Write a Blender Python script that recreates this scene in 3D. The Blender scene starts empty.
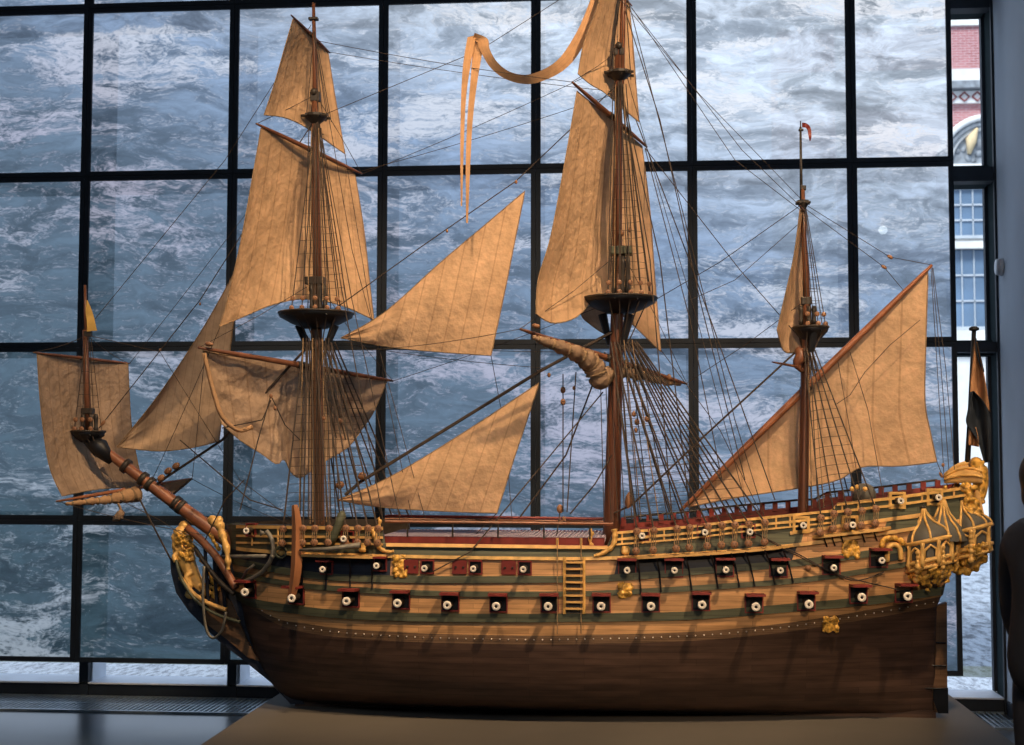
import bpy, bmesh, math, random
from mathutils import Vector, Matrix, noise
random.seed(7)
C = bpy.context.scene.collection
PI = math.pi
# ------------------------------------------------------------------ camera
F, PHI, THE, ROL = 1368.9, 0.0916, 0.0639, 0.0019
CZ = 1.62
fw = Vector((-math.sin(PHI)*math.cos(THE), math.cos(PHI)*math.cos(THE), math.sin(THE)))
rt0 = Vector((math.cos(PHI), math.sin(PHI), 0)); up0 = rt0.cross(fw)
rt = rt0*math.cos(ROL)+up0*math.sin(ROL); up = -rt0*math.sin(ROL)+up0*math.cos(ROL)
cam = bpy.data.cameras.new('camera'); co = bpy.data.objects.new('camera', cam); C.objects.link(co)
co.matrix_world = Matrix(((rt.x, up.x, -fw.x, 0), (rt.y, up.y, -fw.y, 0), (rt.z, up.z, -fw.z, CZ), (0, 0, 0, 1)))
cam.sensor_width = 36; cam.lens = F*36/1024; cam.clip_end = 300
cam.dof.use_dof = True; cam.dof.focus_distance = 6.5; cam.dof.aperture_fstop = 4.5
bpy.context.scene.camera = co

def P(px, py, Y):
    d = fw*F + rt*(px-512) - up*(py-372.5)
    t = Y/d.y
    return Vector((d.x*t, d.y*t, CZ+d.z*t))
def Pz(px, py, z):
    d = fw*F + rt*(px-512) - up*(py-372.5)
    t = (z-CZ)/d.z
    return Vector((d.x*t, d.y*t, z))
PXM = 6.6/F      # metres per pixel at the ship

# ------------------------------------------------------------------ materials
def nt(name):
    m = bpy.data.materials.new(name); m.use_nodes = True
    n = m.node_tree.nodes; l = m.node_tree.links
    return m, n, l, n['Principled BSDF']
def mat(name, col, rough=.6, metal=0, var=.25, scale=8, stretch=(1, 1, 1), bump=0, spec=.4, trans=0):
    m, n, l, b = nt(name)
    tc = n.new('ShaderNodeTexCoord'); mp = n.new('ShaderNodeMapping'); mp.inputs['Scale'].default_value = stretch
    ns = n.new('ShaderNodeTexNoise'); ns.inputs['Scale'].default_value = scale; ns.inputs['Detail'].default_value = 6
    cr = n.new('ShaderNodeValToRGB')
    d = [max(0, c*(1-var)) for c in col]; e = [min(1, c*(1+var)) for c in col]
    cr.color_ramp.elements[0].color = (*d, 1); cr.color_ramp.elements[1].color = (*e, 1)
    cr.color_ramp.elements[0].position = .3; cr.color_ramp.elements[1].position = .7
    l.new(tc.outputs['Object'], mp.inputs[0]); l.new(mp.outputs[0], ns.inputs['Vector']); l.new(ns.outputs['Fac'], cr.inputs[0])
    l.new(cr.outputs[0], b.inputs['Base Color'])
    b.inputs['Roughness'].default_value = rough; b.inputs['Metallic'].default_value = metal
    b.inputs['Specular IOR Level'].default_value = spec
    if bump:
        bp = n.new('ShaderNodeBump'); bp.inputs['Strength'].default_value = bump; bp.inputs['Distance'].default_value = .01
        l.new(ns.outputs['Fac'], bp.inputs['Height']); l.new(bp.outputs[0], b.inputs['Normal'])
    return m

def plank_mat(name, col, pitch=.022, var=.3, rough=.55, dark=.45, seg=.5):
    m, n, l, b = nt(name)
    tc = n.new('ShaderNodeTexCoord')
    sp = n.new('ShaderNodeSeparateXYZ'); cb = n.new('ShaderNodeCombineXYZ')
    l.new(tc.outputs['Object'], sp.inputs[0]); l.new(sp.outputs['X'], cb.inputs['X']); l.new(sp.outputs['Z'], cb.inputs['Y'])
    bk = n.new('ShaderNodeTexBrick'); bk.inputs['Scale'].default_value = 1
    bk.inputs['Brick Width'].default_value = seg; bk.inputs['Row Height'].default_value = pitch
    bk.inputs['Mortar Size'].default_value = .0009; bk.inputs['Mortar Smooth'].default_value = .4
    bk.inputs['Color1'].default_value = (*[c*(1-var*.5) for c in col], 1); bk.inputs['Color2'].default_value = (*[min(1, c*(1+var*.5)) for c in col], 1)
    bk.inputs['Mortar'].default_value = (*[c*dark for c in col], 1)
    l.new(cb.outputs[0], bk.inputs['Vector'])
    ns = n.new('ShaderNodeTexNoise'); ns.inputs['Scale'].default_value = 5; ns.inputs['Detail'].default_value = 8
    mp = n.new('ShaderNodeMapping'); mp.inputs['Scale'].default_value = (1, 1, 9)
    l.new(tc.outputs['Object'], mp.inputs[0]); l.new(mp.outputs[0], ns.inputs['Vector'])
    mr = n.new('ShaderNodeMapRange'); mr.inputs['From Min'].default_value = .3; mr.inputs['From Max'].default_value = .7
    mr.inputs['To Min'].default_value = 1-var; mr.inputs['To Max'].default_value = 1+var
    l.new(ns.outputs['Fac'], mr.inputs[0])
    mx = n.new('ShaderNodeMix'); mx.data_type = 'RGBA'; mx.blend_type = 'MULTIPLY'; mx.inputs['Factor'].default_value = 1
    l.new(bk.outputs['Color'], mx.inputs['A']); l.new(mr.outputs[0], mx.inputs['B'])
    l.new(mx.outputs['Result'], b.inputs['Base Color']); b.inputs['Roughness'].default_value = rough
    b.inputs['Specular IOR Level'].default_value = .35
    return m

def sail_mat(name, col, n_cloth=9, bumpy=.35):
    m, n, l, b = nt(name)
    uv = n.new('ShaderNodeTexCoord'); sp = n.new('ShaderNodeSeparateXYZ'); l.new(uv.outputs['UV'], sp.inputs[0])
    mu = n.new('ShaderNodeMath'); mu.operation = 'MULTIPLY'; mu.inputs[1].default_value = n_cloth
    fr = n.new('ShaderNodeMath'); fr.operation = 'FRACT'; l.new(sp.outputs['X'], mu.inputs[0]); l.new(mu.outputs[0], fr.inputs[0])
    lt = n.new('ShaderNodeMath'); lt.operation = 'LESS_THAN'; lt.inputs[1].default_value = .08; l.new(fr.outputs[0], lt.inputs[0])
    ns = n.new('ShaderNodeTexNoise'); ns.inputs['Scale'].default_value = 7; ns.inputs['Detail'].default_value = 9; ns.inputs['Roughness'].default_value = .7
    l.new(uv.outputs['Object'], ns.inputs['Vector'])
    cr = n.new('ShaderNodeValToRGB'); e = cr.color_ramp.elements
    e[0].position = .3; e[1].position = .72
    e[0].color = (*[c*.60 for c in col], 1); e[1].color = (*[min(1, c*1.15) for c in col], 1); l.new(ns.outputs['Fac'], cr.inputs[0])
    mx = n.new('ShaderNodeMix'); mx.data_type = 'RGBA'; mx.blend_type = 'MULTIPLY'
    sc = n.new('ShaderNodeMath'); sc.operation = 'MULTIPLY'; sc.inputs[1].default_value = .38; l.new(lt.outputs[0], sc.inputs[0])
    l.new(sc.outputs[0], mx.inputs['Factor']); l.new(cr.outputs[0], mx.inputs['A']); mx.inputs['B'].default_value = (.5, .42, .36, 1)
    l.new(mx.outputs['Result'], b.inputs['Base Color'])
    b.inputs['Roughness'].default_value = .9; b.inputs['Specular IOR Level'].default_value = .05
    n2 = n.new('ShaderNodeTexNoise'); n2.inputs['Scale'].default_value = 28; n2.inputs['Detail'].default_value = 5
    l.new(uv.outputs['Object'], n2.inputs['Vector'])
    bp = n.new('ShaderNodeBump'); bp.inputs['Strength'].default_value = bumpy; bp.inputs['Distance'].default_value = .035
    l.new(n2.outputs['Fac'], bp.inputs['Height']); l.new(bp.outputs[0], b.inputs['Normal'])
    tr = n.new('ShaderNodeBsdfTranslucent'); l.new(mx.outputs['Result'], tr.inputs['Color'])
    ms = n.new('ShaderNodeMixShader'); ms.inputs[0].default_value = .3
    l.new(b.outputs[0], ms.inputs[1]); l.new(tr.outputs[0], ms.inputs[2]); l.new(ms.outputs[0], n['Material Output'].inputs['Surface'])
    return m

def carve_mat(name, col):
    m, n, l, b = nt(name)
    tc = n.new('ShaderNodeTexCoord'); v = n.new('ShaderNodeTexNoise'); v.inputs['Scale'].default_value = 45; v.inputs['Detail'].default_value = 4
    l.new(tc.outputs['Object'], v.inputs['Vector'])
    cr = n.new('ShaderNodeValToRGB'); e = cr.color_ramp.elements
    e[0].position = .36; e[0].color = (*[c*.3 for c in col], 1); e[1].position = .56; e[1].color = (*col, 1)
    l.new(v.outputs['Fac'], cr.inputs[0]); l.new(cr.outputs[0], b.inputs['Base Color'])
    bp = n.new('ShaderNodeBump'); bp.inputs['Strength'].default_value = .8; bp.inputs['Distance'].default_value = .012
    l.new(v.outputs['Fac'], bp.inputs['Height']); l.new(bp.outputs[0], b.inputs['Normal'])
    b.inputs['Roughness'].default_value = .42; b.inputs['Metallic'].default_value = .15
    return m

M = {}
M['tan'] = plank_mat('tan_planks', (.50, .27, .115))
M['nail'] = plank_mat('nail_strake', (.17, .10, .055), pitch=.01)
M['bottom'] = plank_mat('bottom_planks', (.068, .038, .026), pitch=.03, var=.35, rough=.5)
M['green'] = plank_mat('green_wale', (.085, .09, .055), pitch=.02, var=.25)
M['navy'] = plank_mat('dark_blue_planks', (.018, .022, .035), var=.2)
M['gold'] = mat('gilding', (.68, .40, .12), .42, .15, .3, 25)
M['ochre'] = mat('ochre_paint', (.62, .36, .12), .5, 0, .25, 15)
M['carve'] = carve_mat('carved_gilding', (.80, .43, .075))
M['brown'] = mat('brown_spar', (.15, .060, .032), .4, 0, .35, 12, (1, 1, .15))
M['rudder'] = plank_mat('rudder_planks', (.16, .085, .042), pitch=.08, var=.3)
M['mast'] = mat('main_mast_wood', (.12, .045, .024), .4, 0, .35, 10, (1, 1, .15))
M['spar'] = mat('bowsprit_wood', (.25, .095, .045), .4, 0, .35, 10)
M['mastdark'] = mat('weathered_mast', (.13, .065, .036), .5, 0, .35, 12, (1, 1, .15))
M['dark'] = mat('dark_wood', (.035, .028, .022), .5, 0, .3, 20)
M['black'] = mat('black_iron', (.012, .013, .016), .45, .3, .3, 20)
M['red'] = mat('red_paint', (.20, .030, .024), .5, 0, .25, 15)
M['rope'] = mat('tarred_rope', (.05, .035, .026), .8, 0, .3, 30)
M['hemp'] = mat('hemp_rope', (.26, .17, .09), .85, 0, .3, 40)
M['block'] = mat('block_wood', (.27, .13, .065), .4, 0, .3, 30)
M['white'] = mat('white_paint', (.82, .74, .62), .4, 0, .1, 30)
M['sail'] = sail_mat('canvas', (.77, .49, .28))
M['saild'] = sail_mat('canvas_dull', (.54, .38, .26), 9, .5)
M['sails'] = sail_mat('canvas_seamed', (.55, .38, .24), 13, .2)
M['streamer'] = sail_mat('streamer_cloth', (.70, .40, .20), 3, .1)
M['deck'] = plank_mat('deck_planks', (.30, .17, .08), pitch=.015)
M['lilac'] = mat('pale_grating', (.42, .36, .42), .6, 0, .2, 60)
M['roofgrey'] = mat('lead_grey_roof', (.10, .095, .08), .5, 0, .2, 15)
M['pane'] = mat('dark_glazing', (.03, .035, .035), .15, 0, .3, 20)
M['flagdark'] = mat('dark_flag_cloth', (.012, .018, .028), .85, 0, .3, 12)
M['flagtan'] = mat('tan_flag_cloth', (.34, .17, .08), .85, 0, .3, 12)
M['yellow'] = mat('yellow_cloth', (.62, .38, .10), .85, 0, .25, 14)
M['iron'] = mat('grey_anchor_iron', (.17, .155, .125), .5, .1, .3, 20)
M['anchorwood'] = mat('anchor_stock_wood', (.32, .13, .055), .5, 0, .3, 20, (1, 1, .2))

# ------------------------------------------------------------------ object helpers
WL = {}
def setp(o, label=None, cat=None, group=None, kind=None):
    if label: o['label'] = label
    if cat: o['category'] = cat
    if group: o['group'] = group
    if kind: o['kind'] = kind
    return o
def root(name, loc, label, cat, group=None):
    o = bpy.data.objects.new(name, None); C.objects.link(o); o.location = loc; o.empty_display_size = .1
    WL[o.name] = Vector(loc); return setp(o, label, cat, group)
def link_mesh(name, me, loc, parent):
    o = bpy.data.objects.new(name, me); C.objects.link(o)
    WL[o.name] = Vector(loc)
    if parent is not None:
        o.parent = parent; o.location = Vector(loc)-WL[parent.name]
    else: o.location = loc
    return o
def mk(name, vs, fs, mats, parent=None, smooth=False, mi=None, uvs=None, label=None):
    vs = [Vector(v) for v in vs]
    lo = Vector([min(v[i] for v in vs) for i in range(3)]); hi = Vector([max(v[i] for v in vs) for i in range(3)])
    c = (lo+hi)/2
    me = bpy.data.meshes.new(name); me.from_pydata([v-c for v in vs], [], fs)
    if not isinstance(mats, (list, tuple)): mats = [mats]
    for m in mats: me.materials.append(m)
    if mi: me.polygons.foreach_set('material_index', mi)
    if smooth: me.polygons.foreach_set('use_smooth', [True]*len(me.polygons))
    if uvs:
        ul = me.uv_layers.new()
        for lp in me.loops: ul.data[lp.index].uv = uvs[lp.vertex_index]
    me.update()
    o = link_mesh(name, me, c, parent)
    if label: o['label'] = label
    return o
class G:
    """collects shapes for one mesh"""
    def __init__(s): s.v = []; s.f = []; s.m = []; s.cur = 0
    def add(s, v, f):
        b = len(s.v); s.v += [Vector(x) for x in v]; s.f += [tuple(i+b for i in q) for q in f]; s.m += [s.cur]*len(f); return s
    def box(s, lo, hi):
        x0, y0, z0 = lo; x1, y1, z1 = hi
        return s.add([(x0, y0, z0), (x1, y0, z0), (x1, y1, z0), (x0, y1, z0), (x0, y0, z1), (x1, y0, z1), (x1, y1, z1), (x0, y1, z1)],
                     [(0, 3, 2, 1), (4, 5, 6, 7), (0, 1, 5, 4), (1, 2, 6, 5), (2, 3, 7, 6), (3, 0, 4, 7)])
    def tube(s, pts, rad, n=8, sq=1.0):
        pts = [Vector(p) for p in pts]
        if not isinstance(rad, (list, tuple)): rad = [rad]*len(pts)
        vs = []; fs = []; prev = None
        for i, p in enumerate(pts):
            t = (pts[min(i+1, len(pts)-1)]-pts[max(i-1, 0)])
            if t.length < 1e-9: t = Vector((0, 0, 1))
            t.normalize()
            a = prev if prev is not None else (Vector((0, 1, 0)) if abs(t.y) < .9 else Vector((1, 0, 0)))
            a = (a-t*a.dot(t)).normalized(); b = t.cross(a); prev = a
            for k in range(n):
                an = 2*PI*k/n
                vs.append(p+(a*math.cos(an)*sq+b*math.sin(an))*rad[i])
        for i in range(len(pts)-1):
            for k in range(n):
                k2 = (k+1) % n
                fs.append((i*n+k, i*n+k2, (i+1)*n+k2, (i+1)*n+k))
        fs.append(tuple(reversed(range(n)))); fs.append(tuple(range((len(pts)-1)*n, len(pts)*n)))
        return s.add(vs, fs)
    def lathe(s, c, prof, n=24, axis='Z', sx=1, sy=1, a0=0, a1=2*PI):
        """prof: (r, h) pairs along the axis from c"""
        c = Vector(c); vs = []; fs = []; full = abs(a1-a0-2*PI) < 1e-6; m = n if full else n+1
        for r, h in prof:
            for k in range(m):
                a = a0+(a1-a0)*k/n
                x, y = r*math.cos(a)*sx, r*math.sin(a)*sy
                vs.append(c+(Vector((x, y, h)) if axis == 'Z' else Vector((x, h, y))))
        for i in range(len(prof)-1):
            for k in range(n):
                k2 = (k+1) % m if full else k+1
                fs.append((i*m+k, i*m+k2, (i+1)*m+k2, (i+1)*m+k))
        if full: fs.append(tuple(reversed(range(m)))); fs.append(tuple(range((len(prof)-1)*m, len(prof)*m)))
        return s.add(vs, fs)
    def ball(s, c, r, sc=(1, 1, 1), n=8):
        c = Vector(c); vs = []; fs = []
        for i in range(n//2+1):
            a = PI*i/(n//2)
            for k in range(n):
                b = 2*PI*k/n
                vs.append(c+Vector((math.sin(a)*math.cos(b)*sc[0], math.sin(a)*math.sin(b)*sc[1], math.cos(a)*sc[2]))*r)
        for i in range(n//2):
            for k in range(n):
                fs.append((i*n+k, (i+1)*n+k, (i+1)*n+(k+1) % n, i*n+(k+1) % n))
        return s.add(vs, fs)
    def obj(s, name, mats, parent=None, smooth=False, label=None):
        return mk(name, s.v, s.f, mats, parent, smooth, s.m if isinstance(mats, (list, tuple)) else None, label=label)
def remesh(o, vox=.006, it=0):
    r = o.modifiers.new('remesh', 'REMESH'); r.mode = 'VOXEL'; r.voxel_size = vox; r.use_smooth_shade = True
    if it:
        sm = o.modifiers.new('smooth', 'SMOOTH'); sm.iterations = it; sm.factor = .5
    return o
def catmull(pts, per=6):
    pts = [Vector(p) for p in pts]
    if len(pts) < 3: 
        return [pts[0].lerp(pts[-1], i/per) for i in range(per+1)]
    out = []
    for i in range(len(pts)-1):
        p0 = pts[max(i-1, 0)]; p1 = pts[i]; p2 = pts[i+1]; p3 = pts[min(i+2, len(pts)-1)]
        for k in range(per):
            t = k/per
            out.append(.5*((2*p1)+(p2-p0)*t+(2*p0-5*p1+4*p2-p3)*t*t+(3*p1-p0-3*p2+p3)*t**3))
    out.append(pts[-1]); return out
def interp(poly, x):
    if x <= poly[0][0]: return poly[0][1]
    for (xa, ya), (xb, yb) in zip(poly, poly[1:]):
        if x <= xb: return ya+(yb-ya)*(x-xa)/(xb-xa) if xb > xa else yb
    return poly[-1][1]
def sinterp(poly, x):
    """smooth (cosine-free cubic hermite) interpolation through the points"""
    n = len(poly)
    if x <= poly[0][0]: return poly[0][1]
    if x >= poly[-1][0]: return poly[-1][1]
    for i in range(n-1):
        if x <= poly[i+1][0]:
            x0, y0 = poly[i]; x1, y1 = poly[i+1]; h = x1-x0; d = (y1-y0)/h
            m0 = d if i == 0 else (y1-poly[i-1][1])/(x1-poly[i-1][0])
            m1 = d if i == n-2 else (poly[i+2][1]-y0)/(poly[i+2][0]-x0)
            t = (x-x0)/h
            return y0*(2*t**3-3*t*t+1)+h*m0*(t**3-2*t*t+t)+y1*(-2*t**3+3*t*t)+h*m1*(t**3-t*t)

# ================================================================== ROOM
def structure(o): o['kind'] = 'structure'; return o
YP = 9.0
XC0, PW, PH, Z0 = -3.77777, 1.03564, 1.17646, 3.11854+CZ
ZB = Z0-4*PH+.22669
XR = P(953.5, 163, YP).x
WX = P(1000.5, 400, 9.15).x            # right wall plane
M['floor'] = mat('dark_floor', (.035, .05, .07), .28, 0, .25, 2.5, bump=.02)
M['frame'] = mat('blue_black_frame', (.006, .012, .022), .65, 0, .2, 10)
M['sill'] = mat('pale_sill', (.55, .6, .68), .5, 0, .08, 6)
M['wallgrey'] = mat('blue_grey_plaster', (.46, .52, .60), .8, 0, .06, 2)
M['wallwhite'] = mat('interior_plaster', (.34, .34, .35), .9, 0, .06, 2)
M['jamb'] = mat('grey_green_jamb', (.022, .034, .038), .9, 0, .1, 5, spec=.05)
M['grate'] = mat('steel_grate', (.25, .32, .38), .35, .6, .2, 12)
def box_obj(name, lo, hi, m, parent=None, kind=None):
    o = G().box(lo, hi).obj(name, m, parent)
    if kind: o['kind'] = kind
    return o
box_obj('floor', (-7, -4, -.1), (WX+.2, 9.5, 0), M['floor'], kind='structure')
box_obj('ceiling', (-7, -4, 6.4), (WX+.2, 9.8, 6.6), M['wallwhite'], kind='structure')
box_obj('wall_left', (-7.2, -4, 0), (-7, 9.8, 6.4), M['wallwhite'], kind='structure')
box_obj('wall_back', (-7.2, -4.2, 0), (WX+.3, -4, 6.4), M['wallwhite'], kind='structure')
box_obj('wall_right', (WX, -4, 0), (WX+.25, 9.14, 6.4), M['wallgrey'], kind='structure')
box_obj('baseboard_right', (WX-.012, -4, 0), (WX, 9.1, .09), M['frame'], kind='structure')

# window wall behind the printed panels
win = bpy.data.objects.new('window_1', None); C.objects.link(win); WL['window_1'] = Vector((0, 0, 0)); win['kind'] = 'structure'
YW0, YW1, YG = 9.16, 9.48, 9.44
cols = [XC0+PW*c for c in range(-3, 6)]
for x in cols:
    box_obj('mullion', (x-.032, YW0, 0), (x+.032, YW1, 6.4), M['frame'], win)
XE = P(996, 300, YW0).x
for k in range(-1, 4):
    z = Z0-PH*k
    box_obj('transom', (-7, YW0, z-.04), (XR-.05, YW1, z+.04), M['frame'], win)
g = G(); g.box((-7, YW0+.02, 0), (XE+.1, YW1, .09)); g.obj('base_beam', M['frame'], win)
g = G(); g.box((-7, YW0, .09), (XE, YW1, .1)); g.obj('sill', M['sill'], win)
gm, n, l, b = nt('clear_glazing')
tr = n.new('ShaderNodeBsdfTransparent'); tr.inputs[0].default_value = (.94, .97, 1, 1); gl = n.new('ShaderNodeBsdfGlossy'); gl.inputs['Roughness'].default_value = .02
ms = n.new('ShaderNodeMixShader'); ms.inputs[0].default_value = .05
l.new(tr.outputs[0], ms.inputs[1]); l.new(gl.outputs[0], ms.inputs[2]); l.new(ms.outputs[0], n['Material Output'].inputs['Surface'])
box_obj('pane', (-7, YG, .1), (XR-.02, YG+.008, 6.4), gm, win)
# reveals of the low strip
for x in cols:
    box_obj('reveal', (x+.032, YW0+.06, .1), (x+.04, YW1-.02, .36), M['sill'], win)
# clear window strip on the right
win2 = bpy.data.objects.new('window_2', None); C.objects.link(win2); WL['window_2'] = Vector((0, 0, 0)); win2['kind'] = 'structure'
xa = XR-.02; xb = P(985.5, 300, YG).x
box_obj('pane', (xa, YG, .1), (xb, YG+.008, 6.4), gm, win2)
def zat(py, Y): return P(970, py, Y).z
for ya, yb in ((-40, 8), (167, 181), (342, 352)):
    box_obj('transom', (xa, YW0, zat(yb, YW0)), (XE+.01, YW0+.12, zat(ya, YW0)), M['frame'], win2)
    box_obj('transom_ledge', (xa, YW0+.12, zat(yb+3, YW0+.1)), (xb, YG, zat(ya-2, YW0+.1)), M['jamb'], win2)
box_obj('jamb', (xb, YG-.02, .1), (xb+.03, YG+.03, 6.4), M['frame'], win2)
box_obj('side_jamb', (xb+.022, YW0+.01, 0), (WX+.2, YG-.01, 6.4), M['jamb'], win2)
box_obj('corner_post', (P(996.5, 300, 9.14).x, 9.14, 0), (WX+.2, 9.17, 6.4), M['frame'], win2)

# floor grate along the window
g = G()
YGa, YGb = 8.62, 9.16
x = -6.9
while x < WX-.05:
    g.box((x, YGa+.02, -.0), (x+.012, YGb-.02, .012)); x += .034
g.box((-6.95, YGa, 0), (WX-.02, YGa+.02, .014)); g.box((-6.95, YGb-.02, 0), (WX-.02, YGb, .014)); g.box((-6.95, (YGa+YGb)/2-.006, 0), (WX-.02, (YGa+YGb)/2+.006, .010))
g.cur = 1; g.box((-6.95, YGa+.01, .0005), (WX-.02, YGb-.01, .002))
o = g.obj('floor_grate', [M['grate'], M['black']]); setp(o, 'long steel floor grating running along the foot of the window wall', 'floor grate')

# printed sea panels
def sea_material():
    m, n, l, b = nt('printed_sea')
    N = lambda t: n.new('ShaderNode'+t)
    def mth(op, a, c=None, clamp=False, d=None):
        x = N('Math'); x.operation = op; x.use_clamp = clamp
        for k, v in enumerate((a, c, d)):
            if v is None: continue
            if isinstance(v, (int, float)): x.inputs[k].default_value = v
            else: l.new(v, x.inputs[k])
        return x.outputs[0]
    def mr(v, a, c, d=0, e=1, smooth=True):
        x = N('MapRange'); x.interpolation_type = 'SMOOTHSTEP' if smooth else 'LINEAR'
        for k, q in (('From Min', a), ('From Max', c), ('To Min', d), ('To Max', e)): x.inputs[k].default_value = q
        l.new(v, x.inputs['Value']); return x.outputs[0]
    def noi(vec, sc, det, rough=.55, dist=0):
        x = N('TexNoise'); x.inputs['Scale'].default_value = sc; x.inputs['Detail'].default_value = det; x.inputs['Roughness'].default_value = rough; x.inputs['Distortion'].default_value = dist
        l.new(vec, x.inputs['Vector']); return x
    def mapv(vec, sc, rot=0):
        x = N('Mapping'); x.inputs['Scale'].default_value = sc; x.inputs['Rotation'].default_value = (0, rot, 0); l.new(vec, x.inputs[0]); return x.outputs[0]
    ge = N('NewGeometry'); pos = ge.outputs['Position']
    sp = N('SeparateXYZ'); l.new(pos, sp.inputs[0])
    base = mapv(pos, (.62, 1, 1.15), -.10)
    wa = N('VectorMath'); wa.operation = 'MULTIPLY_ADD'; wa.inputs[1].default_value = (.75, .75, .45)
    l.new(noi(base, 1.3, 5).outputs['Color'], wa.inputs[0]); l.new(base, wa.inputs[2]); wv = wa.outputs[0]
    big = noi(mapv(wv, (.7, 1, 1.7)), 1.5, 4, .55).outputs['Fac']
    st = noi(mapv(wv, (1, 1, 1.7)), 3.4, 9, .62, .5).outputs['Fac']
    st2 = noi(mapv(wv, (1, 1, 1.5)), 8.5, 8, .65, .8).outputs['Fac']
    fine = noi(mapv(wv, (1, 1, 1.6)), 42, 4, .6).outputs['Fac']
    rid = mth('SUBTRACT', 1, mth('MULTIPLY', mth('ABSOLUTE', mth('SUBTRACT', st, .5)), 7), True)
    rid2 = mth('SUBTRACT', 1, mth('MULTIPLY', mth('ABSOLUTE', mth('SUBTRACT', st2, .5)), 7), True)
    mask = mr(big, .46, .66)
    f = mth('ADD', mth('MULTIPLY', mask, .62), mth('MULTIPLY', rid, .46))
    f = mth('ADD', f, mth('MULTIPLY', rid2, .42))
    f = mth('ADD', f, mth('MULTIPLY', mth('SUBTRACT', fine, .5), 1.3))
    foam = mr(f, .62, 1.42)
    spray = mth('MULTIPLY', mr(fine, .66, .74), .5)
    foam = mth('MAXIMUM', foam, mth('MULTIPLY', spray, mr(big, .36, .5)))
    gx = mr(sp.outputs['X'], -4.2, 1.0, smooth=False); gz = mr(sp.outputs['Z'], .3, 4.6, smooth=False)
    gg = mth('ADD', mth('MULTIPLY', gx, .42), mth('MULTIPLY', mth('MULTIPLY', gz, gz), .58))
    gg = mth('ADD', gg, mth('MULTIPLY', mth('MULTIPLY', gx, mth('MULTIPLY', gz, gz)), .28))
    wat = N('ValToRGB'); e = wat.color_ramp.elements
    e[0].position = 0; e[0].color = (.026, .052, .070, 1); e[1].position = 1; e[1].color = (.52, .61, .74, 1)
    x = e.new(.40); x.color = (.072, .112, .165, 1); x = e.new(.7); x.color = (.19, .265, .40, 1)
    l.new(gg, wat.inputs[0])
    sw = mr(st, .32, .68, .6, 1.45); sw2 = mr(st2, .3, .7, .8, 1.2)
    wm = N('Mix'); wm.data_type = 'RGBA'; wm.blend_type = 'MULTIPLY'; wm.inputs['Factor'].default_value = 1; l.new(wat.outputs[0], wm.inputs['A']); l.new(mth('MULTIPLY', sw, sw2), wm.inputs['B'])
    fc = N('ValToRGB'); e = fc.color_ramp.elements
    e[0].color = (.30, .36, .43, 1); e[1].color = (.88, .92, 1, 1); x = e.new(.40); x.color = (.41, .42, .55, 1); x = e.new(.7); x.color = (.60, .66, .78, 1)
    l.new(gg, fc.inputs[0])
    mix = N('Mix'); mix.data_type = 'RGBA'; l.new(foam, mix.inputs['Factor']); l.new(wm.outputs['Result'], mix.inputs['A']); l.new(fc.outputs[0], mix.inputs['B'])
    em = N('Emission'); l.new(mix.outputs['Result'], em.inputs['Color']); em.inputs['Strength'].default_value = 1.0  # emission stands in for daylight coming through the print
    tp = N('BsdfTransparent'); tp.inputs[0].default_value = (.75, .88, 1, 1)
    ad = N('MixShader'); ad.inputs[0].default_value = .07; l.new(em.outputs[0], ad.inputs[1]); l.new(tp.outputs[0], ad.inputs[2])
    l.new(ad.outputs[0], n['Material Output'].inputs['Surface'])
    return m
M['sea'] = sea_material()
row_w = {-1: 'partly cut off topmost row', 0: 'first full row from the top', 1: 'second full row from the top', 2: 'third full row from the top', 3: 'bottom row near the floor'}
col_w = {-1: 'leftmost column', 0: 'second column from left', 1: 'third column from left', 2: 'fourth column from left', 3: 'fifth column from left', 4: 'sixth column from left', 5: 'narrow rightmost column'}
fr = .031
for r in range(-1, 4):
    for c in range(-1, 6):
        if r == -1 and c > 3: continue
        xa_, xb_ = XC0+PW*c+.0015, (XC0+PW*(c+1)-.0015 if c < 5 else XR)
        zt, zb = Z0-PH*r-.0015, (Z0-PH*(r+1)+.0015 if r < 3 else ZB)
        R_ = root('sea_print_panel', ((xa_+xb_)/2, YP+.02, zb), f'translucent printed sea panel, {row_w[r]}, {col_w[c]}'.replace('translucent printed', 'printed'), 'printed panel', 'printed sea panels in front of the window wall'); R_['kind'] = 'thing'
        g = G()
        g.box((xa_, YP, zb), (xa_+fr, YP+.04, zt)); g.box((xb_-fr, YP, zb), (xb_, YP+.04, zt))
        g.box((xa_+fr, YP, zb), (xb_-fr, YP+.04, zb+fr)); g.box((xa_+fr, YP, zt-fr), (xb_-fr, YP+.04, zt))
        g.obj('frame', M['frame'], R_)
        mk('print', [(xa_+fr, YP+.02, zb+fr), (xb_-fr, YP+.02, zb+fr), (xb_-fr, YP+.02, zt-fr), (xa_+fr, YP+.02, zt-fr)], [(0, 1, 2, 3)], M['sea'], R_)

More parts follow.
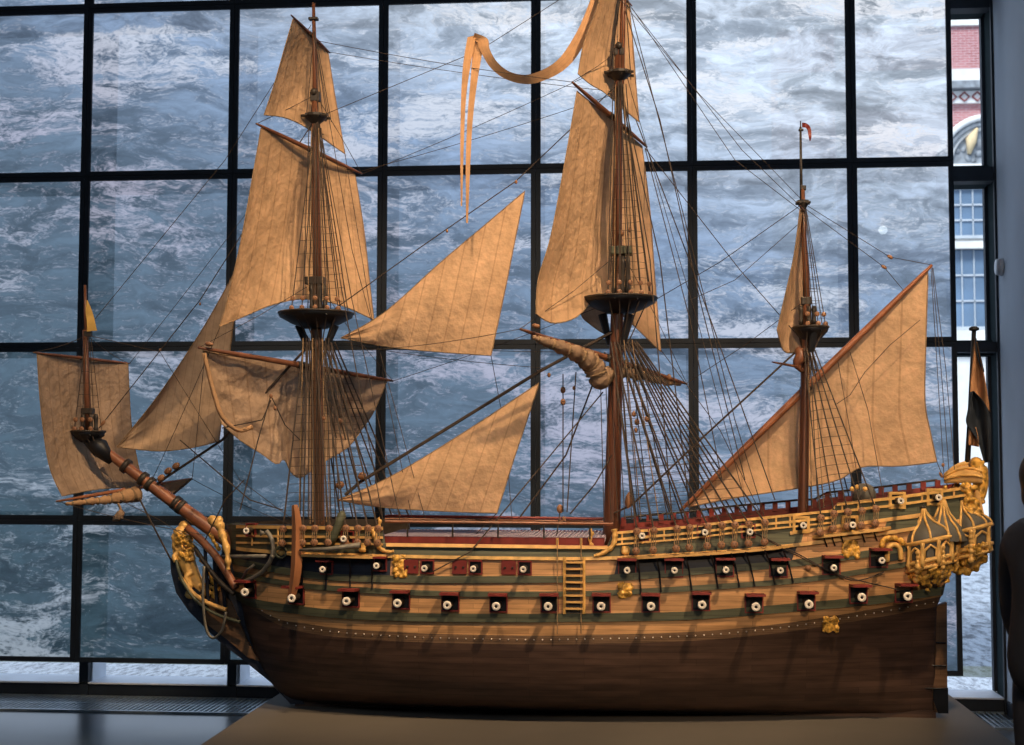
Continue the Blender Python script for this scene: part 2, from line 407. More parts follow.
# ================================================================== OUTSIDE
def gravel(name, c0, c1, sc):
    m, n, l, b = nt(name)
    tc = n.new('ShaderNodeNewGeometry'); v = n.new('ShaderNodeTexNoise'); v.inputs['Scale'].default_value = sc; v.inputs['Detail'].default_value = 8; v.inputs['Roughness'].default_value = .8
    mp = n.new('ShaderNodeMapping'); mp.inputs['Scale'].default_value = (1, .28, 1); l.new(tc.outputs['Position'], mp.inputs[0]); l.new(mp.outputs[0], v.inputs['Vector'])
    cr = n.new('ShaderNodeValToRGB'); e = cr.color_ramp.elements
    e[0].position = .40; e[0].color = (*c0, 1); e[1].position = .54; e[1].color = (*c1, 1)
    l.new(v.outputs['Fac'], cr.inputs[0]); l.new(cr.outputs[0], b.inputs['Base Color']); b.inputs['Roughness'].default_value = .95
    return m
box_obj('ground', (-40, 11.35, -.12), (40, 60, -.02), gravel('grey_gravel', (.05, .06, .075), (.30, .34, .39), 9), kind='structure')
box_obj('gravel_bed', (-40, 9.5, -.12), (40, 10.75, -.01), gravel('white_gravel', (.30, .31, .34), (.86, .87, .88), 26), kind='structure')
box_obj('grass_strip', (-40, 10.75, -.12), (40, 11.35, -.015), gravel('thin_grass', (.10, .105, .05), (.26, .28, .25), 10), kind='structure')
YB = 40.0
def brick():
    m, n, l, b = nt('red_brick')
    tc = n.new('ShaderNodeNewGeometry'); sp = n.new('ShaderNodeSeparateXYZ'); cb = n.new('ShaderNodeCombineXYZ')
    l.new(tc.outputs['Position'], sp.inputs[0]); l.new(sp.outputs['X'], cb.inputs['X']); l.new(sp.outputs['Z'], cb.inputs['Y'])
    bk = n.new('ShaderNodeTexBrick'); bk.inputs['Scale'].default_value = 1; bk.inputs['Brick Width'].default_value = .24; bk.inputs['Row Height'].default_value = .075; bk.inputs['Mortar Size'].default_value = .008
    bk.inputs['Color1'].default_value = (.30, .105, .105, 1); bk.inputs['Color2'].default_value = (.38, .15, .15, 1); bk.inputs['Mortar'].default_value = (.46, .36, .37, 1)
    l.new(cb.outputs[0], bk.inputs['Vector']); l.new(bk.outputs['Color'], b.inputs['Base Color']); b.inputs['Roughness'].default_value = .9
    return m
M['brick'] = brick(); M['stone'] = mat('pale_stone', (.62, .62, .60), .9, 0, .12, 2); M['stonegrey'] = mat('grey_carved_stone', (.22, .24, .26), .9, 0, .4, 4)
M['stonegrey2'] = mat('grey_sash', (.38, .42, .46), .7, 0, .1, 3); M['winblue'] = mat('blue_window_glass', (.10, .16, .24), .1, 0, .3, .8); M['cream'] = mat('cream_relief', (.62, .48, .28), .8, 0, .1, 5)
def bx(px, py, Y=YB): return P(px, py, Y)
x0b, x1b = bx(957, 300).x-5, bx(1000, 300).x+5
bld = root('street_building', ((x0b+x1b)/2, YB, -.02), 'red brick building with pale stone bands and arch, outside the clear window', 'building')
zs = lambda py: bx(970, py).z
box_obj('stone_parapet', (x0b, YB-.1, zs(26)), (x1b, YB+2, zs(-30)), M['stone'], bld)
box_obj('brick_wall', (x0b, YB, zs(180)), (x1b, YB+2, zs(26)), M['brick'], bld)
box_obj('stone_band', (x0b, YB-.25, zs(83)), (x1b, YB+.1, zs(71)), M['stone'], bld)
box_obj('stone_band', (x0b, YB-.4, zs(91)), (x1b, YB+.1, zs(84)), M['stonegrey'], bld)
g = G(); g.box((x0b, YB-.15, zs(104)), (x1b, YB+.1, zs(92)))
g.cur = 1
xx = x0b+.1
while xx < x1b-.3:
    zc = zs(98)
    g.tube([(xx, YB-.16, zc), (xx+.14, YB-.18, zc+.13), (xx+.28, YB-.16, zc), (xx+.14, YB-.18, zc-.13), (xx, YB-.16, zc)], .03, 5); xx += .36
g.obj('carved_band', [M['stone'], M['red']], bld)
cx, cz = bx(986, 165).x, bx(986, 158).z
for k, (ra, rb, mm) in enumerate(((1.42, 1.24, M['stone']), (1.24, 1.08, M['stonegrey']), (1.08, .98, M['stone']))):
    vs = []; fs = []
    for i in range(33):
        a = PI*i/32
        for rr, yy in ((ra, -.3+.06*k), (rb, -.3+.06*k), (ra, .05), (rb, .05)):
            vs.append((cx+rr*math.cos(a), YB+yy, cz-.2+rr*math.sin(a)))
    for i in range(32):
        b0 = i*4; b1 = b0+4
        fs += [(b0, b0+1, b1+1, b1), (b0, b1, b1+2, b0+2), (b0+1, b0+3, b1+3, b1+1)]
    mk('arch_ring', vs, fs, mm, bld, True)
g = G(); g.lathe((cx, YB-.02, cz-.2), [(.02, -.05), (.98, -.05), (.98, 0)], 32, 'Y', a0=0, a1=PI); g.obj('arch_infill', M['stonegrey'], bld)
g = G(); c_ = bx(973, 140, YB-.2)
g.tube([(c_.x-.12, c_.y, c_.z-.4), (c_.x-.05, c_.y, c_.z), (c_.x+.12, c_.y, c_.z+.35)], [.05, .16, .04], 8); g.obj('relief_ornament', M['cream'], bld, True)
g = G()
for i in range(30):
    a = random.uniform(.3, PI); rr = random.uniform(.35, .95)
    g.ball((cx+rr*math.cos(a), YB-.08, cz-.2+rr*math.sin(a)), random.uniform(.06, .14), (1, .6, 1), 6)
g.obj('carved_relief', M['stonegrey'], bld, True)
box_obj('stone_course', (x0b, YB-.2, zs(188)), (x1b, YB+1, zs(165)), M['stone'], bld)
box_obj('stone_wall', (x0b, YB, -.1), (x1b, YB+2, zs(188)), M['stone'], bld)
for (ya, yb) in ((190, 236), (250, 327)):
    wx0, wx1 = bx(944, 0).x, bx(980, 0).x
    wf = G(); t = .09
    wf.box((wx0-t, YB-.15, zs(yb)-t), (wx0, YB, zs(ya)+t)); wf.box((wx1, YB-.15, zs(yb)-t), (wx1+t, YB, zs(ya)+t))
    wf.box((wx0, YB-.15, zs(yb)-t), (wx1, YB, zs(yb))); wf.box((wx0, YB-.15, zs(ya)), (wx1, YB, zs(ya)+t))
    for q in (1, 2): wf.box((wx0+(wx1-wx0)*q/3-.015, YB-.1, zs(yb)), (wx0+(wx1-wx0)*q/3+.015, YB, zs(ya)))
    for q in (1, 2): wf.box((wx0, YB-.1, zs(yb)+(zs(ya)-zs(yb))*q/3-.025), (wx1, YB, zs(yb)+(zs(ya)-zs(yb))*q/3+.025))
    wo = wf.obj('sash_window', M['stonegrey2'], bld)
    box_obj('pane', (wx0, YB-.05, zs(yb)), (wx1, YB-.01, zs(ya)), M['winblue'], wo)
box_obj('stone_sill', (x0b, YB-.35, zs(250)), (x1b, YB+.1, zs(243)), M['stone'], bld)
box_obj('stone_sill', (x0b, YB-.35, zs(346)), (x1b, YB+.1, zs(331)), M['stone'], bld)
# glowing ball added behind the print to give its bright round spot
lm, n, l, b = nt('spot_glow'); em = n.new('ShaderNodeEmission'); em.inputs[0].default_value = (1, .95, .85, 1); em.inputs[1].default_value = 9; l.new(em.outputs[0], n['Material Output'].inputs['Surface'])
pl = P(883, 230, 9.9); R_ = root('bright_spot_ball', pl, 'small round white glowing ball behind the sea panel beside the lateen sail, added as its bright spot', 'lamp')
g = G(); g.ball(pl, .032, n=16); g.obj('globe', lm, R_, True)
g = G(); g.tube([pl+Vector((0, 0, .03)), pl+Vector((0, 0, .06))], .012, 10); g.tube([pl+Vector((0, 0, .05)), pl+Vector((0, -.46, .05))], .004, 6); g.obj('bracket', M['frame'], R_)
# sensor on the window jamb
ps = P(1000, 267, 9.05); R_ = root('wall_speaker', ps, 'small white rounded speaker mounted high on the right window jamb', 'speaker')
M['plastic'] = mat('white_plastic', (.6, .62, .66), .4, 0, .05, 5)
g = G(); g.lathe(ps+Vector((-.03, 0, 0)), [(.02, 0), (.05, .006), (.058, .03), (.055, .075)], 20, 'Z'); 
for i in range(len(g.v)):
    d = g.v[i]-(ps+Vector((-.03, 0, 0))); g.v[i] = ps+Vector((-.03+d.z, d.x, d.y))
g.obj('housing', M['plastic'], R_, True)
g = G(); g.box((ps.x+.02, ps.y-.012, ps.z-.02), (WX, ps.y+.012, ps.z+.02)); g.obj('bracket', M['plastic'], R_)

# plinth
ZPL = .428
pa = Pz(280, 688, ZPL); pb = Pz(208, 745, ZPL); pc = Pz(948, 694, ZPL); pd = Pz(1003, 733.7, ZPL)
XL = (pa.x+pb.x)/2; XRp = (pc.x+pd.x)/2
M['plinth'] = mat('plinth_grey', (.13, .115, .095), .6, 0, .12, 2)
g = G(); bv = .006
g.box((XL, 5.35, .0), (XRp, 7.75, ZPL)); g.box((XL+.05, 5.4, -.0), (XRp-.05, 7.7, .03))
o = g.obj('display_plinth', M['plinth']); setp(o, 'low dark grey display plinth carrying the ship model', 'plinth')
bvm = o.modifiers.new('bevel', 'BEVEL'); bvm.width = .006; bvm.segments = 2

# ================================================================== SHIP
YS = 6.62; B = .42
sx0 = P(600, 712, YS).x
SHIP = root('model_ship', (sx0, YS, ZPL), 'large wooden three-masted warship model with tan canvas sails, on the low plinth', 'ship model')

N_ = [(225, 594), (236, 599), (250, 608), (277, 624), (298, 631), (337, 637), (415, 642), (500, 644.3), (560, 644.5), (696, 640.5), (786, 632), (877, 617.5), (945, 605)]
W1t = [(225, 588), (236, 591), (250, 598), (300, 606), (340, 610), (415, 613), (530, 614), (560, 613.5), (620, 613), (696, 611), (786, 604), (877, 595.5), (945, 586)]
W2b = [(225, 573), (240, 578), (300, 588), (340, 591.5), (430, 596), (530, 597), (600, 596), (700, 590.5), (800, 583), (870, 573), (955, 559)]
W3b = [(225, 562), (240, 566), (300, 577), (340, 581), (430, 583), (530, 583), (600, 582), (700, 574.5), (800, 566), (870, 557), (960, 543)]
R1 = [(225, 545), (240, 549), (300, 553.5), (345, 555), (400, 556.5), (530, 558.5), (600, 558.5), (660, 555.5), (720, 552), (760, 548.5), (800, 544.5), (885, 533), (970, 519)]
SH = [(215, 524), (382, 527), (385, 543.5), (500, 545), (608, 546), (612, 532.5), (690, 526), (740, 519.5), (800, 513.5), (833, 510), (836.5, 503.5), (890, 497.5), (930, 492), (985, 484)]
def off(poly, d): return lambda x: sinterp(poly, x)+d
def S0f(x): return sinterp(R1, x)-11.5
# level: (py function or t, amid, stern factor, x_start, x_end, ue, ur)
LV = []
for t, am, st, xs, ue, ur in ((0, .05, .04, 292, .5, .3), (.06, .38, .04, 285, .48, .32), (.16, .70, .045, 275, .45, .33), (.32, .85, .05, 264, .42, .36), (.52, .93, .07, 254, .38, .42), (.78, .985, .13, 245, .34, .48)):
    LV.append(dict(t=t, am=am, st=st, xs=xs, xe=934, ue=ue, ur=ur))
for fn, am, st, xs, xe, ue, ur in (
    (off(N_, 0), 1.0, .34, 239, 937, .30, .52), (lambda x: sinterp(N_, x)-min(9, max(4, (x-230)*.12)), 1.0, .46, 237, 941, .28, .54),
    (lambda x: sinterp(W1t, x)+8.5, 1.0, .56, 235, 943, .26, .55), (off(W1t, 0), .998, .60, 234, 945, .25, .56),
    (off(W2b, 0), .985, .64, 233, 950, .24, .57), (off(W2b, -5.5), .98, .645, 232, 952, .235, .57),
    (off(W3b, 0), .965, .645, 231, 955, .23, .58), (off(W3b, -7), .955, .64, 230, 958, .23, .58),
    (off(R1, 1.5), .93, .61, 229, 965, .22, .58), (S0f, .90, .58, 228, 970, .21, .58), (lambda x: interp(SH, x), .88, .55, 226, 976, .2, .58)):
    LV.append(dict(fn=fn, am=am, st=st, xs=xs, xe=xe, ue=ue, ur=ur))
NT = 6
def hbl(L, u):
    u = max(0, min(1, u)); e = 1.0
    if u < L['ue']: e = max(0, 1-(1-u/L['ue'])**2.3)**.62
    r = 1.0
    if u > L['ur']: r = L['st']+(1-L['st'])*(1-((u-L['ur'])/(1-L['ur']))**2.2)
    return max(.006, B*L['am']*e*r)
def hb_at(px, py):
    prev = None
    for L in LV[NT:]:
        u = (px-L['xs'])/(L['xe']-L['xs']); y = L['fn'](px); h = hbl(L, u)
        if py >= y:
            if prev is None: return h
            yp, hp = prev
            return hp+(h-hp)*(yp-py)/max(1e-6, yp-y)
        prev = (y, h)
    return prev[1]
def HP(px, py, out=0.0): return P(px, py, YS-hb_at(px, py)-out)
def mir(v): return Vector((v.x, 2*YS-v.y, v.z))

NC = 250
gridP = []
for L in LV:
    row = []
    for i in range(NC+1):
        u = i/NC
        # finer columns at the ends
        u = u
        h = hbl(L, u); px = L['xs']+(L['xe']-L['xs'])*u
        if 'fn' in L: row.append(P(px, L['fn'](px), YS-h))
        else: row.append(None)
    gridP.append(row)
nrow = gridP[NT]
for r in range(NT):
    L = LV[r]
    for i in range(NC+1):
        u = i/NC; px = L['xs']+(L['xe']-L['xs'])*u; h = hbl(L, u)
        ztop = nrow[i].z; z0 = ZPL+.008
        z = z0+(ztop-z0)*L['t']
        if u < .06: z += (1-u/.06)*.02*(L['t'] == 0)
        x = P(px, 650, YS).x
        gridP[r][i] = Vector((x, YS-h, z))
vs = []; fs = []; mi = []
R_N = len(LV)
for row in gridP: vs += row
nb = len(vs)
for row in gridP: vs += [mir(v) for v in row]
hm = ['bottom', 'nail', 'tan', 'green', 'navy', 'ochre']
band = {6: 1, 7: 2, 8: 3, 9: 2, 10: 3, 11: 2, 12: 3, 13: 4, 14: 3, 15: 3}
for r in range(R_N-1):
    for i in range(NC):
        a, b, c, d = r*(NC+1)+i, r*(NC+1)+i+1, (r+1)*(NC+1)+i+1, (r+1)*(NC+1)+i
        px = LV[r]['xs']+(LV[r]['xe']-LV[r]['xs'])*i/NC
        k = 0 if r < NT else band[r]
        if r == 13 and (388 < px < 612 or px > 792): k = 2
        if r == 14 and px > 800: k = 2 if px < 880 else 3
        fs.append((a, b, c, d)); mi.append(k)
        fs.append((a+nb, d+nb, c+nb, b+nb)); mi.append(k)
# transom, stem and keel closures
for r in range(R_N-1):
    a, d = r*(NC+1)+NC, (r+1)*(NC+1)+NC
    fs.append((a, a+nb, d+nb, d)); mi.append(0 if r < NT else 2 if r < 13 else 3)
    a, d = r*(NC+1), (r+1)*(NC+1)
    fs.append((a, d, d+nb, a+nb)); mi.append(0 if r < NT else 4)
for i in range(NC): fs.append((i, i+nb, i+1+nb, i+1)); mi.append(0)
hull = mk('hull', vs, fs, [M[k] for k in hm], SHIP, True, mi)

# deck, inner bulwarks
def topz(i): return gridP[-1][i]
vs = []; fs = []
dk = []
for i in range(2, NC+1):
    v = topz(i); px = LV[-1]['xs']+(LV[-1]['xe']-LV[-1]['xs'])*i/NC
    d = .075 if not 384 < px < 611 else .05
    vin = YS-max(.004, (YS-v.y)-.018)
    vs += [Vector((v.x, vin, v.z-d)), Vector((v.x, 2*YS-vin, v.z-d))]
for i in range(len(vs)//2-1): fs.append((2*i, 2*i+1, 2*i+3, 2*i+2))
mk('deck', vs, fs, M['deck'], SHIP)
for sgn in (0, 1):
    vs = []; fs = []
    for i in range(2, NC+1):
        v = topz(i); px = LV[-1]['xs']+(LV[-1]['xe']-LV[-1]['xs'])*i/NC
        d = .08 if not 384 < px < 611 else .055
        vin = YS-max(.004, (YS-v.y)-.018)
        q = [Vector((v.x, v.y, v.z)), Vector((v.x, vin, v.z+.002)), Vector((v.x, vin, v.z-d))]
        vs += q if not sgn else [mir(x) for x in q]
    for i in range(len(vs)//3-1):
        for k in range(2): fs.append((3*i+k, 3*i+3+k, 3*i+4+k, 3*i+1+k))
    mk('bulwark_lining', vs, fs, [M['red'], M['dark']], SHIP, mi=[1 if q < 2*80 else 0 for q in range(len(fs))])

def strip(name, fa, fb, x0, x1, out, m, step=4, parent=None, taper=False):
    vs = []; fs = []; x = x0; xs = []
    n = max(2, int((x1-x0)/step))
    for i in range(n+1):
        x = x0+(x1-x0)*i/n
        ya, yb = fa(x), fb(x)
        vs += [HP(x, ya, -.004), HP(x, ya, out), HP(x, yb, out), HP(x, yb, -.004)]
    for i in range(n):
        for k in range(4):
            k2 = (k+1) % 4; fs.append((4*i+k, 4*i+4+k, 4*i+4+k2, 4*i+k2))
    fs += [(0, 1, 2, 3), (4*n+3, 4*n+2, 4*n+1, 4*n)]
    return mk(name, vs, fs, m, parent or SHIP)
strip('wale', off(W1t, 0), off(W1t, 8.5), 238, 941, .010, M['green'])
strip('wale', off(W2b, -5.5), off(W2b, 0), 236, 948, .009, M['green'])
strip('wale', off(W3b, -7), off(W3b, 0), 235, 952, .009, M['green'])
strip('rail_moulding', off(R1, -1.8), off(R1, 1.5), 386, 612, .012, M['gold'])
strip('rail_moulding', off(R1, -1.8), off(R1, 1.8), 236, 386, .02, M['ochre'])
strip('rail_moulding', off(R1, -1.8), off(R1, 1.8), 612, 968, .02, M['ochre'])
strip('waist_rail', lambda x: 543+(x-386)*.013, lambda x: 546.5+(x-386)*.013, 386, 608, .014, M['ochre'])
# forecastle rails
for y0, h in ((525, 3.2), (534.5, 2.4), (541.5, 2)):
    strip('forecastle_rail', lambda x, y0=y0: y0+(x-225)*.012, lambda x, y0=y0, h=h: y0+h+(x-225)*.012, 236, 383, .014, M['ochre'])
# quarterdeck and poop rails
for d, h, x0, x1 in ((-.5, 2.6, 613, 835), (6, 2.6, 613, 835), (11.5, 1.8, 613, 835), (-.5, 3, 837, 972), (7, 2.6, 837, 972)):
    strip('quarterdeck_rail' if x1 < 840 else 'poop_rail', lambda x, d=d: interp(SH, x)+d, lambda x, d=d, h=h: interp(SH, x)+d+h, x0, x1, .014, M['gold'])
strip('side_moulding', lambda x: 530-(x-800)*.14, lambda x: 533.5-(x-800)*.14, 790, 925, .009, M['ochre'])
strip('side_moulding', lambda x: 525-(x-836)*.11, lambda x: 527-(x-836)*.11, 838, 918, .007, M['gold'])
# nail heads along the bottom of the planking
g = G(); x = 262
while x < 936:
    y = sinterp(N_, x)-5; g.ball(HP(x, y, .002), .0034, n=6); x += 8.5
o = g.obj('nail_heads', M['white'], SHIP, True)

# raised frames standing between the wales amidships (vertical strakes under the channels)
for x in (640, 660, 690, 716, 737, 752, 772, 790):
    y1 = sinterp(W2b, x)-1; y0 = sinterp(R1, x)+3
    dx = (x-640)*.03+2
    g = G(); g.tube([HP(x-dx*1.2, y0, .075), HP(x-dx*.3, y0+13, .018), HP(x+dx*.5, y1, .016)], .0042, 6); g.obj('chain_plate', M['black'], SHIP)
for x in (302, 326, 350, 372):
    g = G(); g.tube([HP(x, 556, .06), HP(x, 578, .012), HP(x, 589, .012)], .004, 6); g.obj('chain_plate', M['black'], SHIP)
# channels
def channel(x0, x1, fy, wid, m=M['ochre']):
    vs = []; fs = []; n = 24
    for i in range(n+1):
        x = x0+(x1-x0)*i/n; y = fy(x); w = wid*min(1, .35+6*min(i, n-i)/n)
        a = HP(x, y, -.01); b = a+Vector((0, -w, 0))
        vs += [a, b, b-Vector((0, 0, .012)), a-Vector((0, 0, .012))]
    for i in range(n):
        for k in range(4): k2 = (k+1) % 4; fs.append((4*i+k, 4*i+4+k, 4*i+4+k2, 4*i+k2))
    fs += [(0, 1, 2, 3), (4*n+3, 4*n+2, 4*n+1, 4*n)]
    return mk('channel', vs, fs, m, SHIP)
channel(288, 385, off(R1, -1), .085); channel(622, 792, off(R1, -1.5), .085); channel(812, 890, lambda x: 535.5-(x-812)*.12, .07)
for x in (824, 832, 841, 862, 874):
    y = 537-(x-812)*.12
    g = G(); g.tube([HP(x-1, y, .055), HP(x+3, y+11, .006)], .0035, 6); g.obj('chain_plate', M['black'], SHIP)

# ---- keel, stem knee, rudder
g = G(); xk0, xk1 = P(296, 710, YS).x, P(935, 710, YS).x
g.box((xk0, YS-.02, ZPL), (xk1, YS+.02, ZPL+.035)); g.obj('keel', M['bottom'], SHIP)
kn = [(172, 558), (173, 572), (178, 592), (191, 611), (204, 624), (220, 640), (246, 660), (273, 682), (292, 703), (306, 703), (290, 680), (272, 655), (262, 630), (252, 600), (244, 575), (238, 552), (226, 548), (205, 588), (190, 585), (180, 566), (177, 556)]
def plate(name, pts, y0, y1, m, parent=SHIP):
    bm = bmesh.new()
    n = len(pts); va = [bm.verts.new(P(x, y, (y0+y1)/2)+Vector((0, y0-(y0+y1)/2, 0))) for x, y in pts]; vb = [bm.verts.new(P(x, y, (y0+y1)/2)+Vector((0, y1-(y0+y1)/2, 0))) for x, y in pts]
    bm.faces.new(va); bm.faces.new(list(reversed(vb)))
    for i in range(n): bm.faces.new((va[i], vb[i], vb[(i+1) % n], va[(i+1) % n]))
    bmesh.ops.recalc_face_normals(bm, faces=bm.faces)
    vs = [v.co.copy() for v in bm.verts]; bm.verts.index_update(); fs = [tuple(v.index for v in f.verts) for f in bm.faces]; bm.free()
    return mk(name, vs, fs, m, parent)
plate('head_knee', kn, YS-.03, YS+.03, M['navy'])
plate('stem_timber', [(214, 594), (222, 588), (234, 602), (250, 640), (262, 660), (250, 656), (232, 640), (216, 628), (207, 621)], YS-.045, YS+.045, M['rudder'])
plate('rudder', [(935, 606), (946, 602), (946.5, 712), (934, 712), (931.5, 690), (933, 640)], YS-.02, YS+.02, M['rudder'])
for y in (643, 666, 689):
    g = G(); a = P(921, y-1, YS-.03); b = P(946, y, YS-.026); g.tube([a, b], .004, 6); g.obj('rudder_strap', M['black'], SHIP)
plate('rudder_heel', [(932, 687), (946.8, 687), (947, 712.3), (937, 712.3), (932.5, 700)], YS-.028, YS+.028, M['black'])

# ------------------------------------------------------------------ guns
def tmpl_ring(hw, hh, t, dep):
    g = G()
    g.box((-hw-t, -dep, -hh-t), (-hw, .01, hh+t)); g.box((hw, -dep, -hh-t), (hw+t, .01, hh+t))
    g.box((-hw, -dep, hh), (hw, .01, hh+t)); g.box((-hw, -dep, -hh-t), (hw, .01, -hh))
    g.cur = 1; g.box((-hw, -.002, -hh), (hw, .008, hh))
    return g
def tmesh(name, g, mats, smooth=False):
    me = bpy.data.meshes.new(name); me.from_pydata(g.v, [], g.f)
    for m in mats: me.materials.append(m)
    me.polygons.foreach_set('material_index', g.m)
    if smooth: me.polygons.foreach_set('use_smooth', [True]*len(g.f))
    return me
me_frame = tmesh('gun_port', tmpl_ring(.036, .033, .005, .010), [M['red'], M['black']])
me_frames = tmesh('gun_port_small', tmpl_ring(.026, .026, .006, .010), [M['red'], M['black']])
me_frameg = tmesh('gun_port_gilt', tmpl_ring(.026, .026, .012, .012), [M['gold'], M['black']])
g = G(); g.box((-.042, -.075, .04), (.042, -.008, .050)); g.box((-.034, -.008, .043), (-.022, 0, .047)); g.box((.022, -.008, .043), (.034, 0, .047)); me_lid = tmesh('port_lid', g, [M['red']])
g = G(); g.box((-.034, -.058, .03), (.034, -.006, .038)); me_lids = tmesh('port_lid_small', g, [M['red']])
g = G(); g.box((-.106, -.014, -.03), (-.040, -.004, .032)); g.cur = 1; g.ball((-.055, -.015, 0), .006, n=6); g.ball((-.09, -.015, 0), .006, n=6); me_lidside = tmesh('port_lid_open', g, [M['red'], M['dark']])
def cannon_mesh(s, L):
    g = G()
    g.lathe((0, 0, 0), [(.022*s, .04), (.020*s, -.02), (.016*s, -L*.6), (.015*s, -L*.85)], 16, 'Y')
    g.cur = 1
    g.lathe((0, 0, 0), [(.015*s, -L*.84), (.022*s, -L*.9), (.0225*s, -L*.98), (.019*s, -L), (.0075*s, -L), (.0075*s, -L*.8)], 16, 'Y')
    g.cur = 0; g.lathe((0, 0, 0), [(.0085*s, -L*.99), (.0001, -L*.985)], 12, 'Y')
    return tmesh('cannon', g, [M['dark'], M['white']], True)
me_can = cannon_mesh(.86, .115); me_cans = cannon_mesh(.66, .10)
def gun(px, py, frame, lid, can, L, tilt=0):
    k = L/6.2
    x, y = px-(px-638)*k, py-(py-460)*k-.5
    pos = HP(x, y, .002)
    e = HP(x+6, y)-HP(x-6, y); yaw = math.atan2(e.y, e.x)
    up_ = HP(x, y-4)-HP(x, y+4); 
    o = link_mesh('gun_port', frame, pos, SHIP); o.rotation_euler = (0, 0, yaw*.8)
    def ch(nm, me):
        c = bpy.data.objects.new(nm, me); C.objects.link(c); c.parent = o; return c
    if lid: ch('port_lid', lid)
    c = ch('cannon', can); c.rotation_euler = (0, 0, -yaw*.8)
    return o
for px, py in ((244, 593), (291, 599), (346, 602), (397, 604), (447, 606), (496, 607), (548, 607), (601, 607), (651, 607), (702, 605.5), (756, 607.5), (809, 605), (862, 598), (908, 597)):
    gun(px, py, me_frame, me_lid, me_can, .115)
for px, py in ((322, 570), (376, 566.5)): gun(px, py, me_frames, me_lids, me_cans, .1)
for px, py in ((424, 569), (473, 569.5), (523, 570)): gun(px, py, me_frames, me_lidside, me_cans, .1)
for px, py in ((627, 571), (674.5, 571), (726, 570.5), (780.5, 571), (834, 568.5), (882, 561)): gun(px, py, me_frame, me_lid, me_cans, .1)
for px, py in ((245.5, 531.5), (343, 539.5), (642, 536.5), (705, 533), (750, 532.5)): gun(px, py, me_frames, None, me_cans, .1)
for px, py in ((803.5, 526), (853, 525.5), (901, 501.5), (939, 498)): gun(px, py, me_frameg, None, me_cans, .1)

# ------------------------------------------------------------------ ladder on the side
g = G()
for x in (564.5, 584): g.box((0, 0, 0), (0, 0, 0)) if False else g.tube([HP(x, 557, .012), HP(x, 580, .014), HP(x, 614, .014)], .0075, 6)
lad = g.obj('side_ladder', M['gold'], SHIP)
bk = strip('ladder_backing', lambda x: 559, lambda x: 613, 566, 583, .004, M['dark'], 4, lad)
for k in range(8):
    y = 562+k*6.6
    a, b = HP(566, y, .006), HP(583, y, .006)
    g = G(); g.box((a.x, a.y-.028, a.z-.004), (b.x, a.y+.004, a.z+.004)); g.obj('step', M['ochre'], lad)
for x in (557.3, 581):
    g = G(); g.tube([HP(x, 540, .03), HP(x, 560, .03), HP(x, 634, .03)], .0026, 5); g.obj('man_rope', M['hemp'], SHIP)
    g = G(); g.tube([HP(x, 546, 0), HP(x, 538, 0)], .006, 8); g.obj('rope_post', M['gold'], SHIP)

# ------------------------------------------------------------------ carvings
def blobs(name, pts, m, vox=.0055, out=.015, parent=None, label=None, Y=None):
    g = G()
    for q in pts:
        x, y, r = q[:3]; o_ = q[3] if len(q) > 3 else out
        p = P(x, y, Y-o_) if Y else HP(x, y, o_)
        g.ball(p, r*PXM, (1, .8, 1), 10)
    o = g.obj(name, m, parent or SHIP, True, label=label); remesh(o, vox); return o
# plaques with lion mask
def plaque(x0, y0, x1, y1):
    pts = []
    for k in range(7):
        for q in range(5):
            pts.append((x0+(x1-x0)*(q+.5)/5+random.uniform(-1, 1), y0+(y1-y0)*(k+.5)/7+random.uniform(-1, 1), random.uniform(1.6, 2.8), random.uniform(.002, .012)))
    return blobs('carved_plaque', pts, M['carve'], .004, .006)
plaque(393, 555, 407, 578); plaque(618, 583, 632, 597); plaque(823, 617.5, 838, 631.5); plaque(842, 541, 859, 557)
g = G()
# scrolls at the two breaks of the rail
for pts in (([(372, 530), (375, 536), (377, 543), (381, 549), (388, 552), (394, 551)]), ([(614, 529), (615, 536), (613, 545), (607, 551), (598, 555), (594, 556)])):
    g = G(); c = catmull([HP(x, y, .02) for x, y in pts], 5); n = len(c)
    g.tube(c, [.014*(1-.5*i/n)*(1+.18*math.sin(i*1.6)) for i in range(n)], 8); g.obj('rail_scroll', M['gold'], SHIP, True)
for pts in (([(592, 546), (590, 540), (592, 534), (590, 529)]), ([(378, 528), (380, 522), (378, 518)])):
    g = G(); c = catmull([HP(x, y, -.02) for x, y in pts], 4); g.tube(c, [.008+.003*math.sin(i*1.7) for i in range(len(c))], 8); g.obj('rail_post', M['gold'], SHIP, True)
blobs('block_bracket', [(624, 549, 3), (627, 549, 3), (624, 552, 3), (627, 552, 3)], M['gold'], .005, .012)
blobs('block_bracket', [(361, 546, 2.5), (364, 546, 2.5), (361, 550, 2.5), (364, 550, 2.5)], M['gold'], .005, .03)

